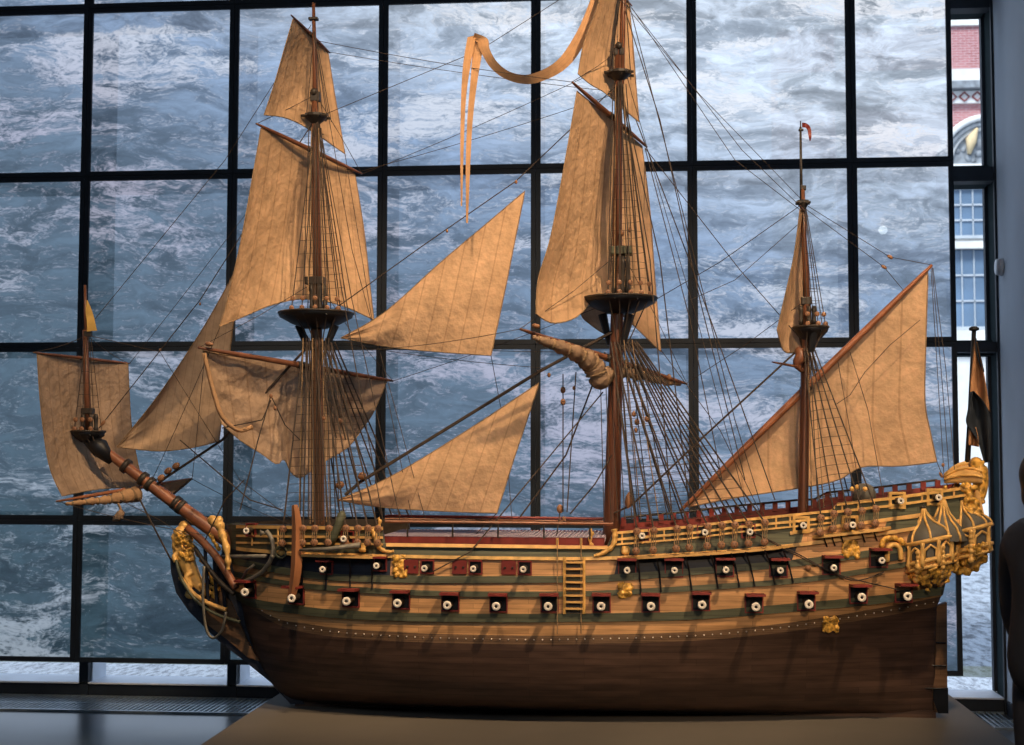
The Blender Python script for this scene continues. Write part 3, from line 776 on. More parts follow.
# lion figurehead
g = G()
def pp(x, y, o=0): return P(x, y, YS-o)
body = catmull([pp(184, 548, .0), pp(186, 560), pp(190, 570), pp(196, 582), pp(203, 592)], 5)
g.tube(body, [.050-.001*i for i in range(len(body))], 10)
g.ball(pp(181, 533, .01), .036, n=12); g.ball(pp(175, 537, .012), .021, n=10); g.ball(pp(184, 526, .0), .028, n=10)
for i in range(60):
    a = random.uniform(0, 2*PI); x = 184+random.uniform(-10, 9); y = 548+random.uniform(-14, 13)
    g.ball(pp(x, y, .035*math.cos((x-184)/9)), random.uniform(.009, .017), n=8)
for s in (-1, 1):
    g.tube(catmull([pp(180, 553, .03*s), pp(174, 556, .04*s), pp(176, 562, .045*s)], 4), .013, 8)
    g.tube(catmull([pp(193, 572, .03*s), pp(186, 577, .045*s), pp(190, 588, .045*s), pp(187, 595, .045*s), pp(192, 597, .05*s)], 4), .0125, 8)
    g.tube(catmull([pp(201, 585, .03*s), pp(205, 592, .045*s), pp(200, 600, .045*s), pp(206, 602, .05*s)], 4), .0125, 8)
mg_ = G()
for i in range(110):
    x = 184+random.uniform(-10, 9); y = 545+random.uniform(-15, 15)
    mg_.ball(pp(x, y, .046*math.cos((x-184)/8)+random.uniform(0, .008)), random.uniform(.006, .011), n=6)
lion = g.obj('figurehead', M['gold'], SHIP, True, label='gilded crouching lion figurehead'); remesh(lion, .005)
mo = mg_.obj('mane', M['carve'], lion, True); remesh(mo, .0035)
# carved scroll work behind the lion along the head
blobs('head_carving', [(192+i*1.05+random.uniform(-2, 2), 545+i*1.75+random.uniform(-2, 2), random.uniform(1.4, 2.6)) for i in range(26)], M['carve'], .0045, .05, Y=YS)
blobs('head_carving', [(206+random.uniform(0, 12), 584+random.uniform(0, 16), random.uniform(1.3, 2.4)) for i in range(26)], M['carve'], .0045, .06, Y=YS)
blobs('head_carving', [(209+i*.9, 533+i*1.5+random.uniform(-1.5, 1.5), random.uniform(1.5, 2.5)) for i in range(12)], M['carve'], .0045, .12, Y=YS)
# carved bow post (figure)
g = G(); c = catmull([pp(213, 521, .14), pp(219, 524, .15), pp(222, 534, .16), pp(226, 546, .18), pp(228, 560, .2), pp(228, 570, .2)], 5)
g.tube(c, [.026-.0006*i+.004*math.sin(i*1.3) for i in range(len(c))], 10); g.ball(pp(212, 520, .14), .024, n=10); g.ball(pp(219, 520, .14), .022, n=10)
o = g.obj('carved_bow_post', M['gold'], SHIP, True); remesh(o, .005)
# head rails
for k, (pts, r, m) in enumerate(((([(187, 528), (200, 539), (214, 554), (224, 568), (236, 588)]), .02, 'spar'), (([(195, 548), (205, 563), (218, 580), (234, 594)]), .012, 'dark'), (([(180, 577), (192, 592), (206, 602), (226, 610)]), .011, 'ochre'), (([(176, 560), (182, 580), (196, 600), (216, 614), (240, 622)]), .008, 'green'))):
    for s in (1, -1):
        g = G(); c = catmull([pp(x, y, s*(.05+.12*i/(len(pts)-1)*(1 if k < 2 else .6))) for i, (x, y) in enumerate(pts)], 5); g.tube(c, r, 8); g.obj('head_rail', M[m], SHIP, True)
for x, y0, y1 in ((205, 548, 600), (214, 556, 607), (222, 566, 610)):
    g = G(); g.tube([pp(x, y0, .09), pp(x+3, y1, .07)], .009, 8); g.obj('head_timber', M['navy'], SHIP)

# anchors
g = G()
g.tube([HP(217, 557, .05), HP(266, 556, .06)], .0095, 8); g.tube(catmull([HP(266.5, 531, .05), HP(272, 540, .055), HP(272.5, 555, .06), HP(264, 570, .05), HP(251, 579, .05), HP(240, 583, .05)], 6), [.011]*31, 8)
g.tube([HP(240, 583, .05), HP(247, 570, .05), HP(254, 565, .05)], .007, 6); g.ball(HP(272.5, 556, .06), .014, n=8)
g.lathe(HP(262, 533, .05), [(.018, -.004), (.018, .004), (.002, .006)], 3, 'Y')
an = g.obj('anchor', M['iron'], SHIP, True)
g = G(); vv = []
ring = [HP(281, 552, .03)+Vector((math.cos(a)*.026, -.004, math.sin(a)*.026)) for a in [2*PI*i/20 for i in range(21)]]
g.tube(ring, .006, 6); g.cur = 1; g.ball(HP(281, 553.5, .025), .012, n=8); g.obj('hawse_ring', [M['green'], M['gold']], SHIP, True)
g = G(); st = [HP(294.5, 505, .085), HP(296.5, 520, .085), HP(297, 545, .085), HP(296, 570, .085), HP(293, 590, .08), HP(290.5, 600, .08)]
c = catmull(st, 4); g.tube(c, [.006+.020*math.sin(PI*min(1, max(0, (i+1.2)/(len(c)+1))))**.6 for i in range(len(c))], 4)
an2 = g.obj('anchor_stock', M['anchorwood'], SHIP, label='long brown wooden anchor stock')
g = G(); g.tube([HP(300, 550, .1), HP(328, 549, .1), HP(360, 545, .1)], [.007, .010, .013], 8); g.obj('anchor_shank', M['iron'], SHIP, True)
g = G(); g.tube([HP(328, 545, .06), HP(334, 536, .07), HP(338, 526, .07), HP(342, 515, .06), HP(343, 511, .06)], [.026, .020, .020, .021, .008], 10); g.obj('canvas_bundle', M['green'], SHIP, True, label='rolled dark green canvas bundle')
# anchor cable hanging under the head
g = G(); g.tube(catmull([pp(204, 566, .12), pp(203, 600, .12), pp(206, 628, .1), pp(213, 638, .1), pp(222, 630, .12), pp(226, 612, .14)], 6), .007, 6); g.obj('anchor_cable', M['iron'], SHIP, True)

# belfry on the poop and waist fittings
g = G(); p = P(864, 490, YS-.05); g.lathe(p, [(.055, -.06), (.055, -.01), (.045, .015), (.02, .03), (.001, .032)], 14); bel = g.obj('belfry', M['roofgrey'], SHIP, True)
for x, y in ((852, 489), (857, 487), (865, 489)):
    g = G(); g.ball(P(x, y, YS-.13), .012, n=8); g.obj('knob', M['gold'], bel, True)
za = P(500, 538, 6.3).z
x0, x1 = P(392, 535, 6.6).x, P(606, 535, 6.6).x
g = G()
y0_, y1_ = YS-.31, YS+.31
xx = x0
while xx < x1: g.box((xx, y0_, za), (xx+.006, y1_, za+.006)); xx += .018
k = y0_
while k < y1_: g.box((x0, k, za-.004), (x1, k+.006, za)); k += .04
g.cur = 1; g.box((x0, y0_-.012, za-.03), (x1, y0_, za+.004)); g.box((x0, y1_, za-.03), (x1, y1_+.012, za+.004)); g.cur = 2; g.box((x0, y0_, za-.02), (x1, y1_, za-.006))
g.obj('waist_grating', [M['lilac'], M['red'], M['lilac']], SHIP)
for s in (-1, 1):
    Yr = YS+s*.36
    a, b = P(385, 519 if s > 0 else 521.5, Yr), P(613, 522 if s > 0 else 524, Yr)
    g = G(); g.tube([a, b], .0075, 6); rl = g.obj('gangway_rail', M['spar'], SHIP)
    for k in range(5):
        q = a.lerp(b, (k+.5)/5); g = G(); g.tube([q, q-Vector((0, 0, .07))], .0045, 6); g.obj('stanchion', M['dark'], rl)
g = G()
a, b = P(385, 516, YS+.1), P(612, 519, YS+.1)
g.tube([a, b], .006, 6); g.tube([a+Vector((0, .05, 0)), b+Vector((0, .05, 0))], .006, 6); g.obj('boat_beam', M['red'], SHIP)
# red hammock rail and small posts on the far side of the after deck
far = []
for s in (1,):
    x = 622
    while x < 960:
        y = interp(SH, x)
        v = P(x, y, YS-hb_at(x, y)); q = mir(v)
        g = G(); hgt = .035 if x < 830 else .03
        g.box((q.x-.012, q.y-.03, q.z-.01), (q.x+.012, q.y-.012, q.z+hgt)); g.obj('rail_stanchion', M['red'], SHIP)
        far.append(q+Vector((0, -.02, hgt))); x += 14
g = G(); g.tube(far, .006, 6); g.obj('far_rail', M['dark'], SHIP)

# ------------------------------------------------------------------ stern and quarter gallery
def half_drum(pxl, pxr, ytop, ybot, dep, base, n=16):
    """points of a half-elliptic drum wall bulging towards the viewer"""
    out = []
    for i in range(n+1):
        a = PI*i/n; px = (pxl+pxr)/2-(pxr-pxl)/2*math.cos(a)
        out.append((px, base-dep*math.sin(a)))
    return out
def gal(pxl, pxr, yl, yr, base, dep, roof_apex, nwin, name):
    D = half_drum(pxl, pxr, 0, 0, dep, base)
    n = len(D)-1
    def yy(px, a, b): t = (px-pxl)/(pxr-pxl); return a+(b-a)*t
    # body: rows top band, bottom band, tapering corbel below
    rows = [(yl, yr, 1.0), (yl+8, yr+8, 1.0), (yl+19, yr+18, 1.0), (yl+25, yr+24, .95), (yl+36, yr+33, .66), (yl+42, yr+38, .32)]
    vs = []; fs = []; mi = []
    for (a, b, s) in rows:
        for px, Y in D:
            cx_ = (pxl+pxr)/2; q = cx_+(px-cx_)*s*(.6+.4*s); vs.append(P(q, yy(px, a, b), base-(base-Y)*s))
    for r in range(len(rows)-1):
        for i in range(n):
            fs.append((r*(n+1)+i, (r+1)*(n+1)+i, (r+1)*(n+1)+i+1, r*(n+1)+i+1)); mi.append(0 if r < 2 else 1)
    body = mk(name, vs, fs, [M['roofgrey'], M['ochre']], SHIP, True, mi)
    # bands
    for (a, b, r) in ((yl-1, yr-1, .010), (yl+19, yr+18, .010), (yl+25.5, yr+24.5, .008)):
        g = G(); g.tube([P(px, yy(px, a, b), Y-.004) for px, Y in D], r, 6); g.obj('band', M['gold'], body, True)
    # ogee roof
    ax, ay = roof_apex; A = P(ax, ay, base-.03)
    prof = [(1, 0), (.99, .1), (.93, .22), (.80, .34), (.62, .44), (.43, .53), (.28, .63), (.17, .75), (.09, .88), (.05, 1)]
    vs = []; fs = []
    ribs = [[] for _ in D]
    for s, h in prof:
        for i, (px, Y) in enumerate(D):
            Bp = P(px, yy(px, yl-1, yr-1), Y); v = A.lerp(Bp, s); v.z = Bp.z+(A.z-Bp.z)*h; vs.append(v); ribs[i].append(v+Vector((0, -.004, .002)))
    for r in range(len(prof)-1):
        for i in range(n): fs.append((r*(n+1)+i, r*(n+1)+i+1, (r+1)*(n+1)+i+1, (r+1)*(n+1)+i))
    rf = mk('ogee_roof', vs, fs, M['roofgrey'], body, True)
    for i in (1, 4, 8, 12, 15):
        g = G(); g.tube(ribs[i], .0055, 6); g.obj('roof_rib', M['gold'], body, True)
    g = G(); g.ball(A, .012, n=8); g.lathe(A, [(.008, 0), (.016, .006), (.003, .02)], 8); g.obj('finial', M['dark'], body, True)
    # windows and pilasters
    def at(t, dy, o): 
        f = t*n; i = min(n-1, int(f)); u = f-i
        px = D[i][0]+(D[i+1][0]-D[i][0])*u; Y = D[i][1]+(D[i+1][1]-D[i][1])*u
        return P(px, yy(px, yl, yr)+dy, Y-o)
    for k in range(nwin):
        t0, t1 = .2+.6*k/nwin+.03, .2+.6*(k+1)/nwin-.03
        g = G()
        pts = [at(t0, 17, .006), at(t0, 8, .006), at((t0+t1)/2, 3.5, .006), at(t1, 8, .006), at(t1, 17, .006)]
        g.tube(pts+[pts[0]], .0065, 6); w = g.obj('window_frame', M['gold'], body, True)
        mk('pane', [p+Vector((0, .004, 0)) for p in pts], [(0, 1, 2, 3, 4)], M['pane'], w)
    for k in range(nwin+1):
        t = .2+.6*k/nwin; g = G()
        c = [at(t, d, .008) for d in (0, 4, 8, 12, 16, 20, 25)]
        g.tube(c, [.012, .008, .010, .009, .011, .014, .008], 8); g.obj('pilaster', M['gold'], body, True)
    return body, at
ga, at_a = gal(904, 957, 547, 536, YS-.24, .15, (923, 509), 3, 'quarter_gallery')
gb, at_b = gal(955, 992, 534, 525, YS-.19, .13, (961, 501), 2, 'quarter_gallery')
# middle roof spire between the two bays
g = G(); A = P(941, 500, YS-.27)
vs = []
for s, h in ((.072, 0), (.06, .02), (.04, .06), (.022, .11), (.012, .16), (.004, .20)): pass
g.lathe(P(943, 540, YS-.24), [(.115, 0), (.112, .025), (.09, .06), (.055, .09), (.03, .12), (.016, .155), (.006, .19)], 14, a0=PI, a1=2*PI); sp = g.obj('gallery_spire', M['roofgrey'], SHIP, True)
base_ = P(943, 540, YS-.24)
for a in (PI*1.15, PI*1.35, PI*1.5, PI*1.65, PI*1.85):
    g = G(); g.tube([base_+Vector(((r+.003)*math.cos(a), (r+.003)*math.sin(a), h)) for r, h in [(.115, 0), (.112, .025), (.09, .06), (.055, .09), (.03, .12), (.016, .155), (.006, .19)]], .0055, 6); g.obj('roof_rib', M['gold'], sp, True)
g = G(); g.ball(base_+Vector((0, 0, .195)), .013, n=8); g.obj('finial', M['dark'], sp, True)
# carved garlands beneath
pts = []
for i in range(150):
    t = random.random(); x = 906+t*52; y = 566+random.uniform(0, 21)*(1-abs(2*t-1)**2)+random.uniform(-2, 6)
    pts.append((x, y, random.uniform(1.2, 2.6)))
g = G()
for x, y, r in pts:
    t = (x-904)/53; f = max(0, min(1, (588-y)/24)); s = math.sin(PI*max(0, min(1, t)))
    g.ball(P(x, y-6*t+3, YS-.262-.15*s*(.42+.6*f)), r*PXM, (1, .8, 1), 8)
o = g.obj('gallery_garland', M['carve'], SHIP, True); remesh(o, .005)
pts = []; g = G()
for i in range(150):
    t = random.random(); x = 956+t*36; y = 552-t*10+random.uniform(-2, 17)*(1-.5*t)
    f = max(0, min(1, (572-y)/30)); g.ball(P(x, y, YS-.215-.13*math.sin(PI*t)*(.45+.6*f)), random.uniform(1.2, 2.7)*PXM, (1, .8, 1), 8)
o = g.obj('gallery_garland', M['carve'], SHIP, True); remesh(o, .004)
# pendant carvings hanging at the fore side of the gallery and small putti
for x0_, y0_, y1_ in ((905, 548, 573), (922, 552, 580), (939, 548, 578), (955, 540, 568), (972, 532, 560)):
    g = G(); n = 7
    for k in range(n):
        y = y0_+(y1_-y0_)*k/(n-1); t = (x0_-904)/53
        q = at_a(min(.95, max(.05, t)), y-547+11*t, .012) if x0_ < 957 else at_b((x0_-955)/37, y-534+9*(x0_-955)/37, .012)
        if y > 566: q = q+Vector((0, .03*(y-566)/10, 0))
        g.ball(q, random.uniform(.010, .016), n=8)
    o = g.obj('carved_pendant', M['gold'], SHIP, True); remesh(o, .004)
# arched gallery door forward
g = G(); pts = [HP(887, 562, .015), HP(887.5, 550, .015), HP(891, 545.5, .015), HP(896, 545, .015), HP(900, 549, .015), HP(901, 560, .015)]
g.tube(catmull(pts, 4), .012, 8); ar = g.obj('gallery_arch', M['gold'], SHIP, True)
mk('pane', [p+Vector((0, .006, 0)) for p in pts], [(0, 1, 2, 3, 4, 5)], M['pane'], ar)
g = G(); 
for x, y in ((883, 541), (886, 539), (890, 538), (895, 538), (900, 540), (903, 543), (882, 545)): g.ball(HP(x, y, .018), .015, n=8)
o = g.obj('arch_carving', M['carve'], SHIP, True); remesh(o, .005)
# stern edge carvings, taffrail
g = G()
edge = [(972, 488), (973, 500), (976, 512), (980, 520), (984, 530), (985, 543), (982, 555), (975, 564), (968, 570)]
ec = catmull([pp(x, y, .2) for x, y in edge], 5)
for q in ec:
    for s in range(11):
        o_ = random.choice((random.uniform(-.05, .01), random.uniform(-.03, .4))); g.ball(q+Vector((random.uniform(-.05, .008)+.03*max(0, o_), o_, random.uniform(-.018, .018))), random.uniform(.010, .019), n=8)
o = g.obj('stern_carving', M['carve'], SHIP, True); remesh(o, .004)
vs = [pp(972, 485, .2), pp(976, 500, .21), pp(990, 530, .2), pp(988, 556, .2), pp(966, 572, .2), pp(945, 575, .2), pp(945, 500, .2)]
# sculpted figure on the stern corner
g = G(); c = catmull([pp(979, 468, .12), pp(982, 478, .13), pp(981, 492, .13), pp(977, 504, .14), pp(978, 518, .15)], 5)
g.tube(c, [.034, .036, .036, .034, .030]+[.030-.0006*i for i in range(len(c)-5)], 10); g.ball(pp(976, 464, .12), .034, n=10)
for i in range(24): g.ball(pp(977+random.uniform(-3, 6), 462+random.uniform(0, 40), .14+random.uniform(-.02, .03)), random.uniform(.010, .018), n=8)
o = g.obj('stern_figure', M['carve'], SHIP, True, label='gilded standing figure on the stern corner'); remesh(o, .005)
# canopy shell of the taffrail
vs = []; fs = []; n = 14
for i in range(n+1):
    t = i/n; a = PI*t
    for k in range(9):
        u = k/8; rr = 1+.05*math.cos(u*8*PI)
        x = 944+u*38; top = 483-20*math.sin(PI*min(1, .12+u*.62))*math.sin(a)**.7
        v = P(x, top, YS-.20*math.cos(a)*(.55+.45*u)); vs.append(v)
for i in range(n):
    for k in range(8): fs.append((i*9+k, i*9+k+1, (i+1)*9+k+1, (i+1)*9+k))
o = mk('taffrail_canopy', vs, fs, M['ochre'], SHIP, True); sd = o.modifiers.new('solid', 'SOLIDIFY'); sd.thickness = .008
for i in range(1, n, 2):
    g = G(); g.tube([vs[i*9+k]+Vector((0, -.004, .004)) for k in range(9)], .006, 6); g.obj('canopy_rib', M['gold'], o, True)
# transom board
tb = []
for x, y in ((962, 488), (969, 490), (975, 516), (980, 535), (974, 556), (960, 568)): tb.append((x, y))
plate('transom_board', tb, YS-.18, YS+.2, M['ochre'])

# ------------------------------------------------------------------ masts
def Q(x, y, o=0): return P(x, y, YS-o)       # o: metres towards the viewer
def pole(name, pts, radpx, m, parent=None, n=12, label=None):
    g = G(); g.tube([Q(*p) for p in pts], [r*PXM for r in radpx], n); return g.obj(name, m, parent or SHIP, True, label)
def top_platform(x, y, hw, dep, parent, m):
    c = Q(x, y); R = hw*PXM; g = G()
    g.lathe(c, [(R*.3, -dep*PXM), (R*.66, -dep*.62*PXM), (R*.93, -dep*.18*PXM), (R, 0), (R*1.0, .014), (R*.95, .014), (R*.9, .0), (R*.2, -.005)], 28)
    o = g.obj('mast_top', m, parent, True)
    g = G(); ring = [c+Vector((R*math.cos(a), R*math.sin(a), .013)) for a in [2*PI*i/28 for i in range(29)]]
    g.tube(ring, .006, 6); g.obj('top_rim', M['dark'], o, True)
    for k in range(10):
        a = 2*PI*k/10+.2; g = G(); g.tube([c+Vector((R*.35*math.cos(a), R*.35*math.sin(a), -dep*PXM*.9)), c+Vector((R*.97*math.cos(a), R*.97*math.sin(a), -.004))], .005, 5); g.obj('top_knee', M['black'], o)
    return c, R
def cap(x, y, w, h, parent, m=None):
    c = Q(x, y); g = G(); a, b = w*PXM, h*PXM; g.box(c-Vector((a, a*.7, b)), c+Vector((a, a*.7, b))); o = g.obj('mast_cap', m or M['dark'], parent)
    bv = o.modifiers.new('bevel', 'BEVEL'); bv.width = .004; bv.segments = 2; return o
def crosstrees(x, y, hw, parent):
    c = Q(x, y); R = hw*PXM; g = G()
    for a in (-.5, .5): g.tube([c+Vector((-R, a*R, 0)), c+Vector((R, a*R, 0))], .007, 6); g.tube([c+Vector((a*R, -R, 0)), c+Vector((a*R, R, 0))], .007, 6)
    g.lathe(c, [(R*.3, -.035), (R*.85, 0), (R*.85, .012), (R*.2, .012)], 16)
    return g.obj('crosstrees', M['dark'], parent)
fm = pole('fore_mast', [(319, 540), (318, 515), (316.5, 330), (315.5, 277)], [7, 7, 6, 5], M['mastdark'])
mm_ = pole('main_mast', [(611, 545), (612, 520), (617, 320), (620.5, 246)], [8.5, 8.5, 6.5, 5], M['mast'])
zm = pole('mizzen_mast', [(802, 530), (803, 508), (806, 345), (806.5, 300)], [5.2, 5.2, 4.2, 3.5], M['mast'])
cF, rF = top_platform(316, 316, 38, 13, fm, M['black']); cM, rM = top_platform(620, 301, 37, 13, mm_, M['black']); cZ, rZ = top_platform(811, 330, 17, 12, zm, M['black'])
for c, x, ys, w in ((fm, 317, (333, 350), 24), (mm_, 616, (322, 345), 18), (zm, 808, (338, 352), 8)):
    for k in range(3):
        g = G(); y0, y1 = ys; q = (k-1)*.05
        g.tube([Q(x-w*.75+w*.75*k, y0-8, q), Q(x-w*.35+w*.35*k, y1, q)], [.022, .014], 8); g.obj('cheek', M['black'], c)
# masthead timbers with carved posts and caps
def doubling(par, x0, y0, x1, y1, m):
    for dx, o in ((-5, .03), (3, .045), (8, .02)):
        g = G(); c = [Q(x0+(x1-x0)*t+dx, y0+(y1-y0)*t, o) for t in (0, .2, .3, .5, .7, .8, 1)]
        g.tube(c, [.010, .013, .010, .010, .011, .013, .009], 8); g.obj('masthead_post', M[m], par, True)
doubling(fm, 317, 312, 316, 284, 'dark'); cap(315.5, 281, 10, 4, fm); doubling(mm_, 619, 297, 620, 256, 'dark'); cap(620.5, 251, 12, 4, mm_, M['green']); doubling(zm, 806, 325, 806, 306, 'dark'); cap(806, 301, 5, 4, zm)
ft = pole('fore_topmast', [(318, 318), (316, 200), (315, 94)], [5, 4.2, 3.4], M['brown'], fm); fg = pole('fore_topgallant_mast', [(316, 125), (314.5, 50), (313.5, 3)], [3, 2.4, 1.6], M['brown'], fm)
mt = pole('main_topmast', [(617, 300), (618, 180), (618.5, 47)], [4.8, 4.4, 3.6], M['mast'], mm_); mg = pole('main_topgallant_mast', [(621, 85), (623, 10), (625, -60)], [3.2, 2.8, 2], M['spar'], mm_)
zt = pole('mizzen_topmast', [(809, 330), (804, 240), (802.5, 188)], [3.4, 2.8, 2.2], M['brown'], zm); zp = pole('mizzen_flagpole', [(801.5, 210), (800.5, 127)], [1.7, 1.1], M['dark'], zm)
cap(315.5, 97, 5, 5, fm); crosstrees(316, 117, 14, fm); cap(619, 52, 5, 4, mm_); crosstrees(619, 74, 15, mm_); crosstrees(803, 203, 7, zm); cap(803, 188, 3, 2.5, zm)
cap(801, 130, 2.5, 1.2, zm); cap(313.5, 19, 5, 1.5, fm)
for (x, y, p_) in ((312, 92, fm), (617, 46, mm_)):
    g = G(); g.ball(Q(x+2, y, .01), .02, n=10); g.obj('masthead_ball', M['dark'], p_, True)
# bowsprit with its own little mast
bs = pole('bowsprit', [(246, 552), (213, 530.5), (160, 492), (112, 456), (88, 439)], [8, 7.6, 6.4, 5, 4], M['spar'])
for x, y in ((176, 503), (181, 507), (143, 479), (150, 484), (126, 466)):
    g = G(); d = (Q(213, 530.5)-Q(112, 456)).normalized(); c = Q(x, y); g.tube([c-d*.012, c+d*.012], 8*PXM, 12); g.obj('lashing', M['dark'], bs, True)
sm = pole('sprit_topmast', [(89, 437), (86.5, 380), (85, 330)], [3.6, 3.2, 2.6], M['brown'], bs); sp2 = pole('sprit_flagpole', [(86, 340), (85, 285)], [2, 1.4], M['brown'], bs)
cS, rS = top_platform(88, 434, 17, 9, bs, M['black']); cap(88, 334, 4, 3, bs); cap(88, 411, 6, 3, bs); doubling(bs, 88, 432, 88, 414, 'dark')
g = G(); g.tube([Q(88, 440), Q(100, 448, .02), Q(112, 462)], [.03, .05, .02], 8); g.obj('knee', M['black'], bs, True)

# ------------------------------------------------------------------ sails
def resample(pts, n):
    p = catmull([Vector((x, y, 0)) for x, y in pts], 8) if len(pts) > 2 else [Vector((*pts[0], 0)), Vector((*pts[1], 0))]
    L = [0]
    for a, b in zip(p, p[1:]): L.append(L[-1]+(b-a).length)
    out = []
    for i in range(n+1):
        t = L[-1]*i/n; k = 0
        while k < len(L)-2 and L[k+1] < t: k += 1
        d = L[k+1]-L[k]; out.append(p[k].lerp(p[k+1], (t-L[k])/d if d > 0 else 0))
    return out
def sail(name, top, bot, left, right, Yc, bulge, m, nu=28, nv=28, wr=.011, label=None, rope=True):
    """top/bottom/left/right outline curves; Yc: depth offset of TL, TR, BR, BL behind the centre line"""
    T, Bm, Lf, Rg = resample(top, nu), resample(bot, nu), resample(left, nv), resample(right, nv)
    vs = []; uv = []; fs = []
    for j in range(nv+1):
        v = j/nv
        for i in range(nu+1):
            u = i/nu
            p = T[i]*(1-v)+Bm[i]*v+Lf[j]*(1-u)+Rg[j]*u-(T[0]*(1-u)*(1-v)+T[-1]*u*(1-v)+Bm[0]*(1-u)*v+Bm[-1]*u*v)
            Y = (Yc[0]*(1-u)+Yc[1]*u)*(1-v)+(Yc[3]*(1-u)+Yc[2]*u)*v
            Y += bulge*math.sin(PI*u)**.8*math.sin(PI*(.08+.84*v))
            Y += wr*(noise.noise(Vector((u*5, v*3, sum(Yc)*7+bulge*30)))*1.6+noise.noise(Vector((u*14+v*5, v*6, 3)))*.7)*min(1, 4*v)
            vs.append(P(p.x, p.y, YS+Y)); uv.append((u, v))
    for j in range(nv):
        for i in range(nu): a = j*(nu+1)+i; fs.append((a, a+1, a+nu+2, a+nu+1))
    o = mk(name, vs, fs, M[m], SHIP, True, uvs=uv, label=label)
    if rope:
        bd = [vs[i] for i in range(nu+1)]+[vs[j*(nu+1)+nu] for j in range(1, nv+1)]+[vs[nv*(nu+1)+i] for i in range(nu-1, -1, -1)]+[vs[j*(nu+1)] for j in range(nv-1, -1, -1)]
        g = G(); g.tube(bd, .0028, 4); g.obj('bolt_rope', M['hemp'], o)
    return o, vs
def yard(name, a, b, rpx, m='brown', label=None):
    """a, b: (px, py, depth offset)"""
    A, Bq = P(a[0], a[1], YS+a[2]), P(b[0], b[1], YS+b[2]); r = rpx*PXM
    g = G(); g.tube([A.lerp(Bq, t) for t in (0, .03, .2, .5, .8, .97, 1)], [r*.35, r*.5, r*.8, r, r*.8, r*.5, r*.35], 10)
    y = g.obj(name, M[m], SHIP, True, label)
    c = A.lerp(Bq, .5); d = (Bq-A).normalized()
    g = G(); g.tube([c-d*.02, c+d*.02], r*1.25, 10); g.obj('sling', M['dark'], y, True)
    return A, Bq
yA, yB = yard('sprit_topsail_yard', (33, 352.5, -.28), (130, 363.5, .30), 1.8)
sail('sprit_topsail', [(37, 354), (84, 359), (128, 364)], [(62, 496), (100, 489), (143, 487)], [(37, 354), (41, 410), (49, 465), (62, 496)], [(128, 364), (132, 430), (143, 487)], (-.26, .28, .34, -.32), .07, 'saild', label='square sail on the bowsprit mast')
yA, yB = yard('spritsail_yard', (56, 501.5, -.35), (192, 478.5, .4), 2.2, 'spar')
def furl(name, pts, rads, m, n=10, amp=.3, label=None):
    g = G(); c = catmull(pts, 8); k = len(c)
    R = [Vector((r, 0, 0)) for r in rads]; R = catmull(R, 8)
    g.tube(c, [max(.003, R[i].x*PXM*(1+amp*math.sin(i*1.9)*math.sin(i*.7))) for i in range(k)], n)
    o = g.obj(name, M[m], SHIP, True, label)
    for i in range(3, k-2, 5):
        t = (c[i+1]-c[i-1]).normalized(); g = G(); g.tube([c[i]-t*.004, c[i]+t*.004], max(.004, R[i].x*PXM*1.12), 8); g.obj('gasket', M['hemp'], o, True)
    return o
furl('furled_spritsail', [P(66, 504, YS-.33), P(85, 502, YS-.24), P(105, 500, YS-.14), P(122, 497, YS-.06), P(137, 494, YS+.02)], [1.5, 3, 4, 6, 8], 'sail', label='cream sail bundled along the spritsail yard')
g = G(); g.tube(catmull([P(118, 503, YS-.1), P(121, 512, YS-.1), P(116, 520, YS-.1), P(122, 516, YS-.1)], 4), [.006]*4+[.02]*5+[.012]*4, 6); g.obj('hanging_clew', M['saild'], SHIP, True)
plate('furled_sail_end', [(155, 486), (191, 479), (182, 487), (172, 495), (160, 492)], YS+.22, YS+.28, M['saild'])
# staysail before the fore mast
sail('fore_topmast_staysail', [(117, 447), (160, 393), (205, 325), (240, 262)], [(117, 447), (160, 451), (195, 447), (219, 441)], [(117, 447), (117, 447)], [(240, 262), (230, 350), (219, 441)], (0, 0, .05, 0), .06, 'sails', nv=20, label='seamed triangular sail before the fore mast')
# fore course
yard('fore_yard', (198, 347.5, -.42), (393, 381, .42), 3.2)
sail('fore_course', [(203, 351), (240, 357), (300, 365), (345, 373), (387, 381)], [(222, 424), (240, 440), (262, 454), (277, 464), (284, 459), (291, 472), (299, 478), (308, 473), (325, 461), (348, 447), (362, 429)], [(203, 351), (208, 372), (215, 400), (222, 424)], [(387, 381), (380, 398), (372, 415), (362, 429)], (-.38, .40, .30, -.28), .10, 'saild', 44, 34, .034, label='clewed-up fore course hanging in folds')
g = G(); g.tube(catmull([P(204, 353, YS-.40), P(213, 390, YS-.40), P(222, 416, YS-.39), P(238, 430, YS-.36), P(252, 427, YS-.30)], 5), [.011]*21, 6); g.obj('rolled_leech', M['sail'], SHIP, True)
# fore topsail, topgallant
yard('fore_topsail_yard', (256, 123.5, -.3), (362, 174, .3), 2.5)
sail('fore_topsail', [(261, 128), (310, 150), (355, 174)], [(219, 327), (245, 316), (272, 305), (303, 299), (340, 305), (374, 320)], [(261, 128), (252, 180), (240, 245), (226, 305), (219, 327)], [(355, 174), (364, 230), (370, 285), (374, 320)], (-.28, .28, .40, -.42), .13, 'sail', label='large fore topsail')
yard('fore_topgallant_yard', (291, 15, -.2), (330, 53, .2), 1.8)
sail('fore_topgallant_sail', [(293, 19), (312, 36), (328, 52)], [(264, 115), (282, 117), (300, 124), (322, 138), (345, 154)], [(293, 19), (284, 50), (274, 85), (264, 115)], [(328, 52), (334, 90), (340, 125), (345, 154)], (-.19, .19, .26, -.27), .07, 'sail', label='fore topgallant sail')
